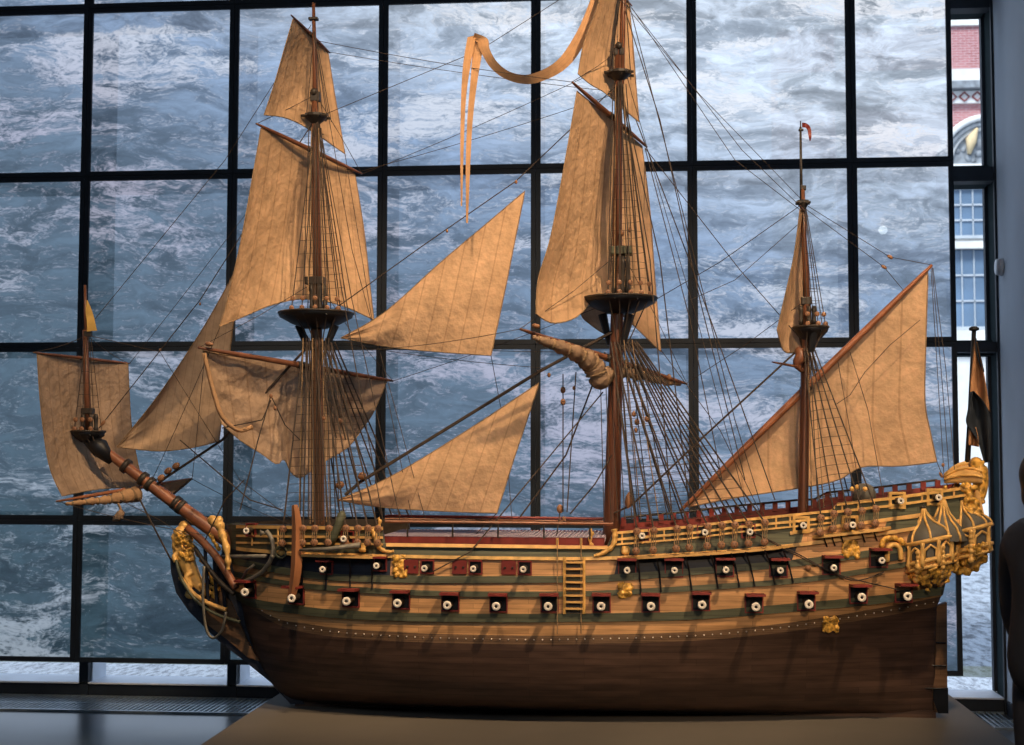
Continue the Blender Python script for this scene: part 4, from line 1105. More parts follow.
# staysails between the masts
sail('main_topmast_staysail', [(341, 338), (385, 312), (440, 263), (485, 225), (525, 191)], [(341, 338), (390, 347), (440, 352), (491, 355.5)], [(341, 338), (341, 338)], [(525, 191), (516, 235), (505, 290), (491, 355.5)], (-.06, .0, -.08, -.06), -.05, 'sail', label='upper triangular staysail before the main mast')
sail('main_staysail', [(338, 500), (390, 477), (460, 435), (539, 383)], [(338, 500), (380, 507), (440, 511), (497, 513)], [(338, 500), (338, 500)], [(539, 383), (527, 420), (512, 465), (497, 513)], (-.05, 0, -.08, -.05), -.05, 'sail', label='lower triangular staysail above the waist')
# main topsail, topgallant, furled main course
yard('main_topsail_yard', (572, 82, -.32), (647, 147, .32), 2.6)
sail('main_topsail', [(577, 91), (610, 118), (642, 146)], [(536, 314), (552, 323), (575, 318), (598, 300), (625, 318), (661, 352)], [(577, 91), (567, 150), (551, 235), (538, 280), (536, 314)], [(642, 146), (650, 210), (655, 280), (661, 352)], (-.3, .3, .42, -.42), .15, 'sail', label='large main topsail')
sail('main_topsail_lower_bunt', [(580, 310), (592, 306), (606, 306)], [(590, 324), (598, 330), (607, 335)], [(580, 310), (583, 318), (590, 324)], [(606, 306), (607, 320), (607, 335)], (.1, .1, .1, .1), .03, 'saild', 8, 8, .003)
sail('main_topgallant_sail', [(606, -20), (618, -8), (629, 5)], [(578, 74), (590, 84), (605, 93), (622, 108), (639, 122)], [(606, -20), (596, 10), (584, 42), (578, 74)], [(629, 5), (633, 45), (636, 85), (639, 122)], (-.2, .2, .27, -.28), .08, 'sail', label='main topgallant sail')
yard('main_topgallant_yard', (603, -24, -.2), (632, 6, .2), 1.8)
yard('main_yard', (520, 329, -.45), (687, 384, .42), 3.2, 'brown')
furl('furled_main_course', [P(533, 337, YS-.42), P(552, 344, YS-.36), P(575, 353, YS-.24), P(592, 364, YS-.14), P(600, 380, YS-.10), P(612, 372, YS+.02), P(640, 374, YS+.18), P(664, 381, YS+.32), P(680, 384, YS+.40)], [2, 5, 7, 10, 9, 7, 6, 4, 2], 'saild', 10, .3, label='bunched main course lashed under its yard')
# mizzen
yA, yB = yard('lateen_yard', (680, 511, .06), (932, 265, .06), 4, 'spar', label='long slanting lateen yard')
sail('lateen_sail', [(688, 507), (757, 438), (848, 349), (928, 271)], [(688, 507), (740, 497), (800, 488), (838, 480), (862, 467), (900, 466), (937, 462)], [(688, 507), (688, 507)], [(928, 271), (926, 340), (925, 400), (930, 430), (937, 462)], (.07, .07, .0, .07), .07, 'sail', 40, 30, .008, label='great lateen sail on the slanting mizzen yard')
yard('mizzen_topsail_yard', (799, 205, -.12), (808, 217, .12), 1.5)
sail('mizzen_topsail', [(800, 209), (803, 213), (806, 218)], [(777, 330), (783, 350), (793, 353), (803, 350)], [(800, 209), (794, 255), (784, 300), (777, 330)], [(806, 218), (805, 260), (804, 310), (803, 350)], (-.10, .10, .14, -.2), .06, 'sail', 16, 24, label='narrow mizzen topsail')
yard('crossjack_yard', (772, 362, -.3), (826, 372, .3), 1.5)
g = G(); g.tube(catmull([Q(797, 348, .02), Q(801, 356, .03), Q(797, 364, .03), Q(803, 372, .02)], 4), [.012, .02, .024, .026, .028, .028, .026, .024, .02, .018, .014, .012, .008], 8); g.obj('topsail_clew_bundle', M['brown'], SHIP, True)

# ------------------------------------------------------------------ flags
def ribbon(name, pts, wd, m, parent=SHIP, label=None):
    c = catmull([Q(*p) for p in pts], 8); W = catmull([Vector((w[0], w[1], w[2])) for w in wd], 8); vs = []; fs = []; uv = []
    for i, p in enumerate(c):
        w = W[i]*PXM; a = p-w/2; b = p+w/2; vs += [a, b]; t = i/len(c); uv += [(0, t), (1, t)]
    for i in range(len(c)-1):
        fs.append((2*i, 2*i+1, 2*i+3, 2*i+2))
    return mk(name, vs, fs, M[m], parent, True, uvs=uv, label=label)
pn = ribbon('streamer', [(606, -25, .1), (590, 15, .16), (577, 44, .18), (563, 63, .2), (546, 74, .21), (527, 79.5, .22), (508, 75.5, .22), (494, 65, .22), (485, 50, .22), (482, 40, .22), (473, 37.5, .22)],
            [(14, 5, 2), (12, 4, 4), (10, 5, -6), (8, 6, -7), (5, 8, -7), (2, 9, -7), (-3, 8, -6), (-7, 7, -4), (-10, 4, 0), (-11, 2, -2), (-4, 8, -7)], 'streamer', label='long forked streamer curling from the main masthead')
ribbon('streamer_tail', [(472, 36, .22), (467, 64, .22), (463.5, 100, .22), (462, 150, .22), (461.5, 206, .22)], [(9, 0, 2), (8, 0, 2), (5, 0, 1), (3.5, 0, 1), (1.5, 0, 0)], 'streamer', pn)
ribbon('streamer_tail', [(479, 40, .20), (474, 80, .20), (470, 120, .20), (468, 165, .20), (467, 223, .20)], [(11, 0, -2), (7, 0, -2), (5.5, 0, -1), (4.5, 0, -1), (2, 0, 0)], 'streamer', pn)
jk = ribbon('jack_flag', [(86.5, 300, .0), (89, 312, .01), (91, 322, .02), (92, 331, .02)], [(2, 0, 0), (7, 0, 1), (9, 0, -1), (10, 2, 1)], 'yellow', label='small yellow flag on the bowsprit mast')
ribbon('vane', [(802, 125, 0), (806, 125.5, .01), (809, 129, .0), (810, 136, .01), (810, 141, 0)], [(0, 0, 5), (1, 0, 4.5), (3, 0, 3), (3, 0, 0), (1, 0, 0)], 'red', label='small red vane on the mizzen pole')
g = G(); g.tube([Q(800.6, 128), Q(800.6, 121)], .003, 6); g.obj('truck_spike', M['dark'], SHIP)
es = pole('ensign_staff', [(966, 486), (970, 420), (974, 330)], [2.8, 2.6, 2.2], M['black'])
g = G(); g.lathe(Q(974, 329), [(.004, -.012), (.022, -.006), (.024, .004), (.012, .012), (.002, .013)], 16); g.obj('truck', M['black'], es, True)
def strip_flag(name, L, R, m, parent, o0=.0):
    n = 10; Lp = catmull([Vector((x, y, o)) for x, y, o in L], 5); Rp = catmull([Vector((x, y, o)) for x, y, o in R], 5); vs = []; fs = []
    k = min(len(Lp), len(Rp))
    for i in range(k):
        for j in range(n+1):
            t = j/n; p = Lp[i].lerp(Rp[i], t); vs.append(Q(p.x, p.y, p.z+.025*math.sin(t*7+i*.12)))
    for i in range(k-1):
        for j in range(n): a = i*(n+1)+j; fs.append((a, a+1, a+n+2, a+n+1))
    o = mk(name, vs, fs, M[m], parent, True); s = o.modifiers.new('solid', 'SOLIDIFY'); s.thickness = .002; return o
en = strip_flag('ensign', [(974.5, 337, 0), (973, 355, 0), (971, 375, 0), (970, 395, 0)], [(977, 342, .03), (983, 368, .05), (987, 390, .05), (990, 412, .05)], 'flagtan', SHIP)
en['label'] = 'dark banded ensign hanging from the stern staff'
strip_flag('dark_band', [(974.6, 336, .01), (976, 350, .02), (980, 365, .03), (982, 371, .03)], [(977.5, 341, .04), (980.5, 354, .05), (983, 365, .06), (984, 372, .06)], 'flagdark', en)
strip_flag('lower_band', [(970.5, 392, .012), (968, 410, .012), (966.5, 424, .012), (977, 440, .02), (984, 463, .03)], [(974, 391, .06), (984, 402, .06), (990, 416, .06), (991, 440, .06), (990.5, 462, .06)], 'flagdark', en)
strip_flag('inner_fold', [(969, 423, .0), (968.5, 434, .0), (968.5, 445, .0)], [(976, 427, .02), (978.5, 438, .02), (979, 447, .02)], 'flagtan', en)

# ------------------------------------------------------------------ rigging
def rope(name, pts, r=.0024, m='rope', parent=None, sag=0, n=5):
    pts = [Vector(p) for p in pts]
    if sag and len(pts) == 2:
        a, b = pts; pts = [a.lerp(b, t)-Vector((0, 0, sag*4*t*(1-t))) for t in [i/8 for i in range(9)]]
    g = G(); g.tube(pts, r, n); return g.obj(name, M[m], parent or SHIP)
# block and deadeye templates
g = G(); g.ball((0, 0, 0), 1, (.75, .6, 1), 10); me_block = tmesh('block', g, [M['block']], True)
g = G(); g.lathe((0, 0, 0), [(.7, -.45), (1, -.25), (1, .25), (.7, .45)], 12, 'Y'); g.cur = 1
for a in range(3): g.lathe((.42*math.cos(a*2.09+.5), 0, .42*math.sin(a*2.09+.5)), [(.14, -.5), (.14, .5)], 6, 'Y')
me_dead = tmesh('deadeye', g, [M['block'], M['dark']], True)
def inst(name, me, p, s, parent=SHIP, rot=(0, 0, 0)):
    o = link_mesh(name, me, p, parent); o.scale = (s, s, s) if not isinstance(s, tuple) else s; o.rotation_euler = rot; return o
RAT = G()
def shroud_gang(top, bots, far_shift=0, rat=True, rr=.0042, nrat=22, eyes=True):
    """top: (px, py, spread px); bots: list of near lower ends (px, py, out)"""
    tx, ty, sp = top; near = []
    n = len(bots)
    for i, (bx_, by_, out) in enumerate(bots):
        a = Q(tx+sp*(i/(n-1)-.5), ty, .05); b = HP(bx_, by_, out)
        near.append((a, b)); rope('shroud', [a, b], rr)
        if eyes:
            d = (a-b).normalized(); low = HP(bx_-1+.5*i/n, by_+eyes, out)
            inst('deadeye', me_dead, b, .0175); inst('deadeye', me_dead, low, .0175)
            g = G()
            for q in (-.009, 0, .009): g.tube([b+Vector((q, -.006, -.01)), low+Vector((q, -.006, .01))], .0022, 4)
            g.obj('lanyard', M['hemp'], SHIP)
        rope('shroud', [Vector((a.x, 2*YS-a.y, a.z)), mir(b)], rr)
    if rat:
        for s in (0, 1):
            for k in range(1, nrat):
                pts = [a.lerp(b, k/nrat) for a, b in near]
                if s: RAT.tube([mir(p) for p in pts], .0013, 3)
                else: g = G(); g.tube(pts, .0013, 3); g.obj('ratline', M['rope'], SHIP)
shroud_gang((317, 340, 26), [(283, 529, .07), (303, 528.5, .08), (315, 528.5, .085), (329, 528.5, .085), (346, 528.5, .085), (358, 528.5, .085), (368, 528.5, .085), (378, 529, .08)], eyes=14)
shroud_gang((624, 342, 26), [(637, 531.5, .08), (654, 530.5, .085), (677, 529, .085), (690, 528, .085), (708, 526.5, .085), (722, 525.5, .085), (735, 525, .085), (749, 524, .085), (765, 522.5, .085)], eyes=19.5)
shroud_gang((809, 348, 10), [(821, 518, .06), (834, 514, .065), (848, 512, .07), (862, 511, .07), (876, 509, .06)], eyes=14.5, nrat=18, rr=.0034)
# topmast shrouds
def top_gang(c, R, xs, apex, rr=.0028, nrat=14, rat=True):
    near = []
    for dx in xs:
        a = c+Vector((dx*R, -R*math.sqrt(max(0, 1-dx*dx))*.98, .02)); b = Q(apex[0]+dx*3, apex[1], .015)
        near.append((a, b)); rope('topmast_shroud', [a, b], rr); inst('deadeye', me_dead, a+(b-a).normalized()*.05, .012); inst('deadeye', me_dead, a+Vector((0, 0, .004)), .012)
        rope('topmast_shroud', [mir(a), mir(b)], rr)
        rope('futtock_shroud', [a, Q(apex[2]+dx*7, apex[3], .03)], .003)
    if rat:
        for s in (0, 1):
            for k in range(1, nrat):
                pts = [a.lerp(b, k/nrat) for a, b in near]
                if s or nrat < 14: RAT.tube([mir(p) for p in pts] if s else pts, .0012, 3)
                else: g = G(); g.tube(pts, .0012, 3); g.obj('ratline', M['rope'], SHIP)
top_gang(cF, rF, (-.45, -.15, .2, .5, .75), (315.5, 122, 318, 350)); top_gang(cM, rM, (-.3, 0, .3, .58, .82), (619, 80, 620, 348)); top_gang(cZ, rZ, (-.3, .3, .75), (803.5, 207, 808, 352), .0022, 10); top_gang(cS, rS, (-.5, 0, .5), (87, 337, 92, 446), .0018, 8)
o = RAT.obj('ratline_net', M['rope'], SHIP); o['kind'] = 'stuff'
# topgallant shrouds
for (x0, y0, x1, y1, hw) in ((316, 117, 314, 30, 12), (619, 74, 624, -30, 13)):
    for d in (-.8, .2, .9):
        a = Q(x0+d*hw, y0, .05); b = Q(x1, y1, .01); rope('topgallant_shroud', [a, b], .002); rope('topgallant_shroud', [mir(a), mir(b)], .002)
# stays
rope('fore_stay', [Q(157, 484, .02), Q(168, 476, .02), Q(222, 440, .02), Q(309, 345, .02)], .007)
for x, y in ((161, 478), (168, 471), (176, 466)): inst('block', me_block, Q(x, y, .03), .022, rot=(0, .9, 0))
rope('fore_topmast_stay', [Q(99, 428, .03), Q(200, 300, .02), Q(313, 122)], .0026); inst('block', me_block, Q(103, 423, .03), (.012, .012, .02), rot=(0, .7, 0)); inst('block', me_block, Q(200, 304, .02), .008); inst('block', me_block, Q(160, 350, .02), .008)
rope('fore_topgallant_stay', [Q(86, 330), Q(225, 160), Q(311, 25)], .0018); rope('sprit_topmast_backstay', [Q(87, 335), Q(160, 352), Q(240, 480), Q(300, 525)], .0016)
rope('main_stay', [Q(345, 495, .05), Q(360, 482, .04), Q(540, 371, .03), Q(612, 332, .02)], .0085)
for x, y in ((362, 476), (340, 485)): inst('block', me_block, Q(x, y, .06), (.03, .024, .019), rot=(0, -.4, 0))
rope('main_topmast_stay', [Q(322, 318), Q(418, 249, .01), Q(516, 181), Q(617, 85)], .0028)
inst('block', me_block, Q(447, 231, .01), .009); inst('block', me_block, Q(516, 182, .01), .010)
rope('main_topgallant_stay', [Q(316, 118), Q(480, 50), Q(622, -40)], .0018)
rope('mizzen_stay', [Q(614, 513, .05), Q(632, 505, .04), Q(700, 440, .02), Q(799, 349)], .005)
inst('block', me_block, Q(629, 500, .07), (.026, .022, .042), rot=(0, .2, 0))
rope('mizzen_topmast_stay', [Q(655, 300, -.2), Q(720, 262), Q(801, 205)], .002); rope('mizzen_topmast_bridle', [Q(690, 300), Q(735, 280), Q(803, 220)], .0016)
rope('stay_tackle', [Q(563, 374, .05), Q(563, 512, .1)], .003); rope('stay_tackle', [Q(576, 372, .03), Q(567, 512, .08)], .003); rope('stay_tackle', [Q(560, 512, .1), Q(556, 540, .12)], .003)
for x, y, s in ((563, 390, .017), (563, 402, .017), (560, 509, .022), (564, 519, .014), (637, 422, .017), (634, 414, .015), (647, 419, .016), (636, 430, .013), (574, 388, .011)): inst('block', me_block, Q(x, y, .08), s)
rope('main_bowline', [Q(520, 517, .02), Q(566, 455), Q(605, 352)], .0042); rope('main_tack', [Q(570, 514, .1), Q(595, 484, .1), Q(612, 455, .05)], .0036)
# backstays and long running lines aft of the main mast
for pts, r in (([(636, 120, .05), (690, 262, .1), (775, 500, .3)], .0028), ([(625, 10, .02), (660, 120, .05), (700, 300, .15), (745, 480, .3)], .0026), ([(628, 0, .0), (690, 240, .1), (735, 420, .25), (764, 515, .3)], .0022),
               ([(645, 148, -.3), (690, 320, .0), (722, 480, .25)], .0024), ([(647, 148, -.3), (700, 330, 0), (746, 505, .25)], .0018), ([(630, 6, -.2), (742, 150, -.1), (800, 206, 0)], .0018), ([(632, 8, -.2), (735, 160, -.1), (803, 212, 0)], .0018),
               ([(604, -20, .2), (700, 95, .1), (802, 200, 0)], .0016), ([(687, 383, -.4), (745, 345, -.2), (806, 300, 0)], .0018), ([(661, 350, -.42), (720, 430, 0), (760, 512, .2)], .002), ([(645, 148, -.3), (740, 270, -.1), (806, 345, 0)], .0022), ([(615, 60, 0), (660, 260, .1), (690, 512, .3)], .003), ([(617, 62, 0), (650, 260, .1), (672, 515, .3)], .003)):
    rope('backstay', [Q(*p) for p in pts], r)
for pts, r in (([(314, 100, .01), (340, 280, .1), (383, 520, .3)], .0026), ([(315, 100, .0), (352, 300, .1), (400, 520, .25)], .0022), ([(345, 154, -.25), (372, 320, -.1), (412, 518, .1)], .0018), ([(312, 22, 0), (352, 250, .0), (425, 518, .1)], .0018)):
    rope('backstay', [Q(*p) for p in pts], r)
# braces, lifts, bowlines
BR = [((329, 52, -.2), (450, 50, -.1), (618, 92, .0)), ((362, 174, -.3), (480, 150, -.1), (600, 70, 0)), ((358, 172, -.3), (470, 190, -.1), (612, 95, 0)), ((393, 381, -.42), (500, 350, -.2), (616, 300, -.02)), ((345, 342, 0), (470, 370, -.1), (574, 352, .02)), ((350, 345, 0), (480, 388, .05), (545, 368, .03)),
      ((520, 329, .45), (450, 342, .4), (370, 350, .3)), ((572, 82, .32), (500, 62, .2), (314, 40, .0)), ((130, 363, -.3), (160, 345, -.2), (313, 124, .0)), ((33, 352, .28), (60, 345, .2), (85, 336, .02)), ((128, 363, -.3), (110, 350, -.2), (88, 336, 0)), ((192, 479, -.4), (240, 500, -.2), (290, 524, -.1)),
      ((56, 501, .35), (110, 515, .3), (205, 535, .2)), ((220, 327, .42), (190, 400, .3), (152, 480, .1)), ((205, 352, .42), (198, 420, .4), (192, 480, .2))]
for b in BR: rope('brace', [Q(*b[0]), Q(*b[-1])], .0016, sag=.012)
for b in (((256, 124, .3), (290, 108, .1), (315, 95, 0)), ((362, 174, -.3), (340, 135, -.1), (316, 95, 0)), ((198, 348, .42), (260, 315, .2), (315, 282, .02)), ((393, 381, -.42), (350, 330, -.2), (318, 282, 0)), ((520, 329, .45), (575, 290, .2), (620, 252, 0)), ((687, 384, -.42), (655, 315, -.2), (622, 252, 0)), ((572, 82, .32), (598, 66, .1), (619, 50, 0)), ((647, 147, -.32), (632, 95, -.1), (620, 50, 0)), ((932, 265, -.06), (890, 257, 0), (803, 203, 0)), ((905, 292, -.06), (884, 267, 0), (803, 207, 0))):
    rope('lift', [Q(*p) for p in b], .0017)
inst('block', me_block, Q(890, 257, 0), (.012, .01, .016), rot=(0, -1, 0)); inst('block', me_block, Q(884, 267, 0), (.012, .01, .016), rot=(0, -1, 0))
# lateen gear
for b in (((932, 266, -.06), (942, 380, 0), (949, 470, .1)), ((931, 268, -.06), (938, 380, 0), (944, 474, .1)), ((933, 268, -.06), (946, 370, 0), (955, 475, .1)), ((937, 462, 0), (941, 472, .02), (948, 486, .05))): rope('vang', [Q(*p) for p in b], .0018)
inst('block', me_block, Q(943, 465, .1), .010); inst('block', me_block, Q(941, 475, .05), (.009, .009, .016), rot=(0, -.5, 0))
for b in (((850, 352, 0), (868, 410, 0), (884, 500, .2)), ((838, 362, 0), (850, 430, .1), (862, 505, .2)), ((920, 320, .02), (890, 345, .03), (865, 372, .03)), ((865, 372, .03), (850, 395, .03), (835, 405, .03))): rope('brail', [Q(*p) for p in b], .0018)
# buntlines and clewlines on the fore course
g = 0
for b in (((271, 395, .36), (258, 440, .4), (240, 510, .45)), ((272, 398, .36), (285, 425, .3), (300, 440, .25)), ((271, 400, .36), (262, 420, .36), (222, 428, .38)), ((244, 480, .3), (225, 500, .3), (205, 540, .25)), ((180, 440, .1), (250, 500, .15), (283, 510, .2))): rope('clewline', [Q(*p) for p in b], .003)
inst('block', me_block, Q(271, 396, .38), .012); inst('block', me_block, Q(275, 408, .36), .011); inst('block', me_block, Q(209, 344, .4), (.028, .02, .012), rot=(0, .1, 0)); inst('block', me_block, Q(340, 421, .2), .014); inst('block', me_block, Q(342, 438, .2), .011); inst('block', me_block, Q(324, 418, .2), .012)
inst('block', me_block, Q(536, 326, .42), (.026, .02, .012), rot=(0, .2, 0)); inst('block', me_block, Q(669, 377, -.3), .016); inst('block', me_block, Q(538, 372, 0), .009); inst('block', me_block, Q(549, 375, 0), .012); inst('block', me_block, Q(622, 233, .04), .016); inst('block', me_block, Q(630, 230, .04), .013); inst('block', me_block, Q(388, 345, 0), (.02, .015, .012))
rope('sheet', [Q(491, 355.5, 0), Q(505, 430), Q(512, 520, .1)], .0018); rope('sheet', [Q(497, 513, 0), Q(490, 520), Q(470, 540, .1)], .0022); rope('bobstay', [Q(136, 492), Q(150, 520), Q(172, 562)], .005); rope('bow_guy', [Q(120, 500, .2), Q(160, 520, .2), Q(215, 556, .2)], .0016)
rope('main_sheet', [HP(432, 572, .02), HP(470, 552, .03), Q(603, 392, .05)], .0032)
for k in range(6): rope('halyard', [Q(600+k*5, 360, .03), Q(604+k*7, 520, .12)], .0022)
for k in range(5): rope('halyard', [Q(303+k*7, 350, .05), Q(300+k*10, 524, .15)], .0024, 'hemp' if k % 2 else 'rope')
for k in range(9): rope('mast_rope', [Q(303+k*3.2, 338, .09+.01*(k % 3)), Q(299+k*4.6, 522, .16+.02*(k % 4))], .003, ('hemp', 'rope', 'rope')[k % 3])
for k in range(6): rope('mast_rope', [Q(309+k*2.4, 128, .03), Q(303+k*5, 300, .07+.01*(k % 3))], .0026, ('rope', 'hemp', 'rope')[k % 3])
for k in range(6): rope('mast_rope', [Q(613+k*2.6, 84, .03), Q(608+k*6.5, 288, .07+.01*(k % 3))], .0026, ('rope', 'hemp', 'rope')[k % 3])
for k in range(5): rope('mast_rope', [Q(620+k*4, 340, .09), Q(632+k*9, 520, .2)], .0026, ('rope', 'hemp')[k % 2])
for k in range(4): rope('mast_rope', [Q(806+k*2, 350, .05), Q(806+k*6, 508, .15)], .002, ('rope', 'hemp')[k % 2])
# side ropes draped over the after quarter
for pts in (([(755, 533), (800, 555), (850, 580), (884, 572)]), ([(745, 528), (790, 552), (840, 575), (900, 590)])):
    g = G(); g.tube(catmull([HP(x, y, .03) for x, y in pts], 5), .003, 5); g.obj('side_rope', M['rope'], SHIP)
g = G(); g.ball(HP(808, 568, .03), .014, n=8); g.obj('rope_knob', M['block'], SHIP, True)
# knobs along the rail ends
for x in (290, 336, 354, 365):
    pass
# small rail stanchions along forecastle and quarterdeck, near side
for x in list(range(252, 382, 26)): 
    g = G(); g.tube([HP(x, 526+(x-225)*.012, .008), HP(x, 545+(x-225)*.02, .008)], .005, 6); g.obj('rail_baluster', M['ochre'], SHIP)
for x in list(range(622, 800, 14)):
    y = interp(SH, x); g = G(); g.tube([HP(x, y, .008), HP(x, y+13, .008)], .005, 6); g.obj('rail_baluster', M['ochre'], SHIP)
for x in list(range(842, 960, 16)):
    y = interp(SH, x); g = G(); g.tube([HP(x, y, .008), HP(x, y+8, .008)], .0045, 6); g.obj('rail_baluster', M['ochre'], SHIP)

# ================================================================== PERSON at the right edge
def person():
    d = 4.7
    f0 = P(1058, 500, 4.62); X, Y = f0.x, f0.y
    R_ = root('person', (X, Y, 0), 'person in a dark jacket with dark hair, standing at the right edge and turned away', 'person'); R_.rotation_euler = (0, 0, -1.15)
    J = {}
    def body(name, joints, edges, rad, m, parent, rootj=0):
        bm = bmesh.new(); vv = [bm.verts.new(Vector(j)+Vector((X, Y, 0))) for j in joints]
        for a, b in edges: bm.edges.new((vv[a], vv[b]))
        me = bpy.data.meshes.new(name); bm.to_mesh(me); bm.free(); me.materials.append(m)
        o = bpy.data.objects.new(name, me); C.objects.link(o); WL[o.name] = Vector((X, Y, 0))
        for v in me.vertices: v.co -= Vector((X, Y, 0))
        if parent: o.parent = parent; o.location = (0, 0, 0)
        sk = o.modifiers.new('skin', 'SKIN'); sk.use_smooth_shade = True
        for i, r in enumerate(rad): me.skin_vertices[0].data[i].radius = (r, r) if not isinstance(r, tuple) else r
        me.skin_vertices[0].data[rootj].use_root = True
        ss = o.modifiers.new('sub', 'SUBSURF'); ss.levels = 2; ss.render_levels = 2
        return o
    skin = mat('skin', (.55, .33, .24), .5, 0, .08, 20); jacket = mat('dark_jacket', (.012, .015, .022), .7, 0, .3, 10); trou = mat('dark_trousers', (.02, .022, .03), .8, 0, .3, 10); hair = mat('dark_hair', (.012, .01, .009), .5, 0, .3, 60, (1, 1, .1)); shoe = mat('black_shoes', (.01, .01, .01), .4)
    j = [(0, 0, .92), (0, 0, 1.05), (0, 0, 1.22), (0, 0, 1.34), (0, 0, 1.41), (0, -.01, 1.47), (0, -.02, 1.54), (0, -.02, 1.60),
         (-.09, 0, 1.345), (-.175, 0, 1.335), (-.235, .03, 1.07), (-.17, .12, .90), (.09, 0, 1.345), (.175, 0, 1.335), (.235, .03, 1.07), (.17, .12, .90),
         (-.095, 0, .86), (-.105, .01, .48), (-.105, -.01, .09), (-.12, .13, .035), (.095, 0, .86), (.105, .01, .48), (.105, -.01, .09), (.12, .13, .035)]
    e = [(0, 1), (1, 2), (2, 3), (3, 4), (4, 5), (5, 6), (6, 7), (3, 8), (8, 9), (9, 10), (10, 11), (3, 12), (12, 13), (13, 14), (14, 15), (0, 16), (16, 17), (17, 18), (18, 19), (0, 20), (20, 21), (21, 22), (22, 23)]
    r = [.10, .12, .145, .12, .05, .058, .088, .06, .075, .055, .043, .030, .075, .055, .043, .030, .082, .058, .042, .03, .082, .058, .042, .03]
    b = body('body', j, e, r, skin, R_)
    jj = [(0, 0, .82)]+j[1:4]+[j[8], j[9], j[10], (-.178, .108, .925), j[12], j[13], j[14], (.178, .108, .925), (0, -.005, 1.385)]
    je = [(0, 1), (1, 2), (2, 3), (3, 4), (4, 5), (5, 6), (6, 7), (3, 8), (8, 9), (9, 10), (10, 11), (3, 12)]
    body('jacket', jj, je, [.195, .175, .185, .165, .12, .092, .07, .052, .12, .092, .07, .052, .08], jacket, b)
    for s in (-1, 1):
        body('trouser_leg', [(s*.05, 0, .98), (s*.088, 0, .86), (s*.105, .01, .48), (s*.105, -.01, .07)], [(0, 1), (1, 2), (2, 3)], [.115, .112, .082, .066], trou, b)
    for s in (-1, 1):
        body('shoe', [(s*.105, -.03, .04), (s*.11, .05, .045), (s*.12, .17, .035)], [(0, 1), (1, 2)], [.045, .048, .036], shoe, b)
        # hand: palm and five fingers, slightly curled
        w = Vector((s*.17, .12, .90)); hj = [w, w+Vector((-s*.025, .035, -.045)), w+Vector((-s*.045, .06, -.075))]; he = [(0, 1), (1, 2)]; hr = [.026, .034, .03]
        dirv = Vector((-s*.5, .35, -.75)).normalized(); side = Vector((s*.35, .9, .15)).normalized()
        for k, Lf in enumerate((.070, .080, .076, .060)):
            o_ = side*(.018*(k-1.5)); p0 = hj[2]+o_; p1 = p0+dirv*Lf*.5; p2 = p1+(dirv+Vector((-s*.5, -.2, 0))).normalized()*Lf*.5
            n0 = len(hj); hj += [p0, p1, p2]; he += [(1 if k else 1, n0), (n0, n0+1), (n0+1, n0+2)]; hr += [.010, .009, .0075]
        p0 = hj[1]+Vector((s*.005, .035, .0)); n0 = len(hj); hj += [p0, p0+Vector((-s*.015, .03, -.03)), p0+Vector((-s*.03, .035, -.055))]; he += [(1, n0), (n0, n0+1), (n0+1, n0+2)]; hr += [.012, .0105, .009]
        body('hand', hj, he, hr, skin, b, 1)
    g = G(); hc = Vector((X, Y-.02, 1.545))
    g.ball(hc+Vector((0, -.012, .03)), .094, (.92, 1.08, 1.05), 20); g.ball(hc+Vector((0, -.045, -.035)), .07, (1.1, .8, 1.1), 14)
    o = g.obj('hair', hair, b, True); remesh(o, .012, 3)
    for s in (-1, 1):
        g = G(); g.ball(hc+Vector((s*.092, .005, -.01)), .03, (.35, .7, 1), 10); g.obj('ear', skin, b, True)
        g = G(); g.ball(hc+Vector((s*.033, .088, .0)), .012, n=10); g.obj('eye', M['white'], b, True)
    g = G(); g.tube([hc+Vector((0, .088, .01)), hc+Vector((0, .112, -.03)), hc+Vector((0, .092, -.035))], [.009, .015, .008], 8); g.obj('nose', skin, b, True)
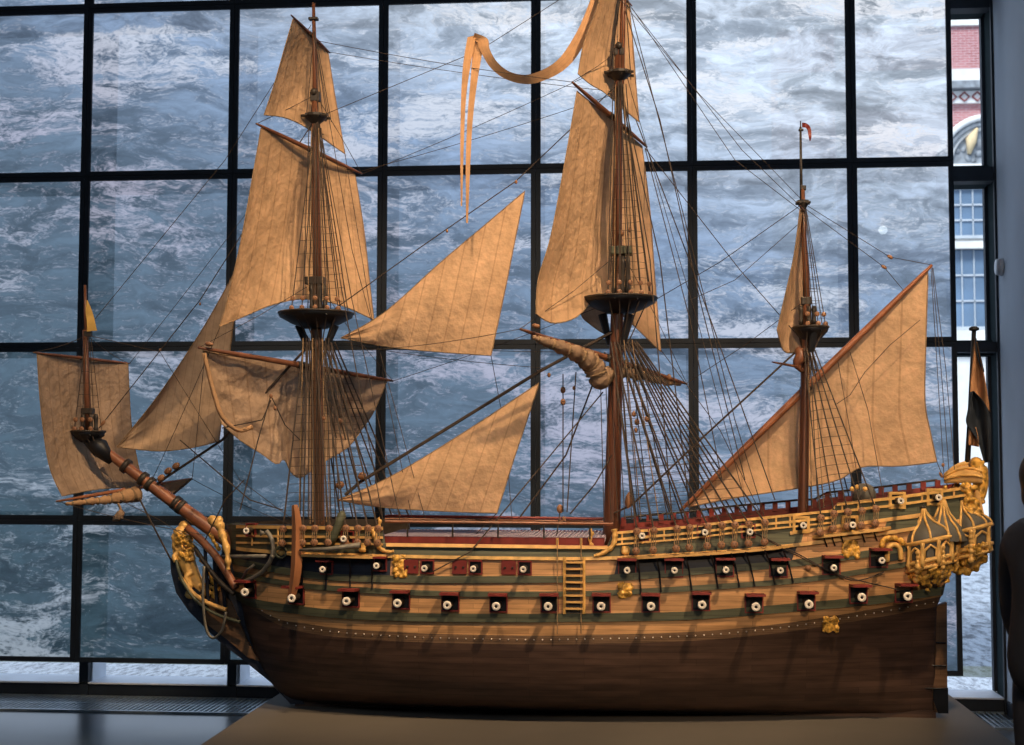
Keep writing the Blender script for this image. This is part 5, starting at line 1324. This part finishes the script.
    g = G(); g.tube([hc+Vector((-.024, .084, -.062)), hc+Vector((0, .094, -.06)), hc+Vector((.024, .084, -.062))], [.004, .007, .004], 8); g.obj('mouth', M['red'], b, True)
person()

# ================================================================== LIGHT
def spot(name, loc, tgt, power, col, size, blend=.6, rad=.12):
    l = bpy.data.lights.new(name, 'SPOT'); l.energy = power; l.color = col; l.spot_size = math.radians(size); l.spot_blend = blend; l.shadow_soft_size = rad
    o = bpy.data.objects.new(name, l); C.objects.link(o); o.location = loc; d = Vector(tgt)-Vector(loc); o.rotation_euler = d.to_track_quat('-Z', 'Y').to_euler(); return o
WARM = (1, .70, .42)
spot('key_spot_upper', (1.9, 3.3, 5.9), P(640, 300, YS), 1300, WARM, 50)
spot('key_spot_stern', (3.0, 3.2, 5.2), P(860, 470, YS), 850, WARM, 36)
spot('spot_fore', (-.9, 3.0, 5.9), P(310, 300, YS), 700, WARM, 44)
spot('spot_quarter', (1.0, .6, 3.1), P(870, 560, YS), 420, WARM, 34)
def area(name, loc, tgt, power, col, sx, sy):
    l = bpy.data.lights.new(name, 'AREA'); l.shape = 'RECTANGLE'; l.size = sx; l.size_y = sy; l.energy = power; l.color = col
    o = bpy.data.objects.new(name, l); C.objects.link(o); o.location = loc; o.rotation_euler = (Vector(tgt)-Vector(loc)).to_track_quat('-Z', 'Y').to_euler(); return o
area('hall_fill', (-1, -2.5, 5.8), (0, 6.5, 1.2), 130, (.75, .87, 1), 5, 3)
sun = bpy.data.lights.new('daylight', 'SUN'); sun.energy = 5.5; sun.angle = .3; sun.color = (1, .97, .93); so = bpy.data.objects.new('daylight', sun); C.objects.link(so); so.rotation_euler = Vector((.35, .75, -.9)).to_track_quat('-Z', 'Y').to_euler()
w = bpy.data.worlds.new('sky'); bpy.context.scene.world = w; w.use_nodes = True; w.node_tree.nodes['Background'].inputs[0].default_value = (.72, .83, 1, 1); w.node_tree.nodes['Background'].inputs[1].default_value = 1.6
vs_ = bpy.context.scene.view_settings; vs_.view_transform = 'Standard'; vs_.look = 'None'; vs_.exposure = 0
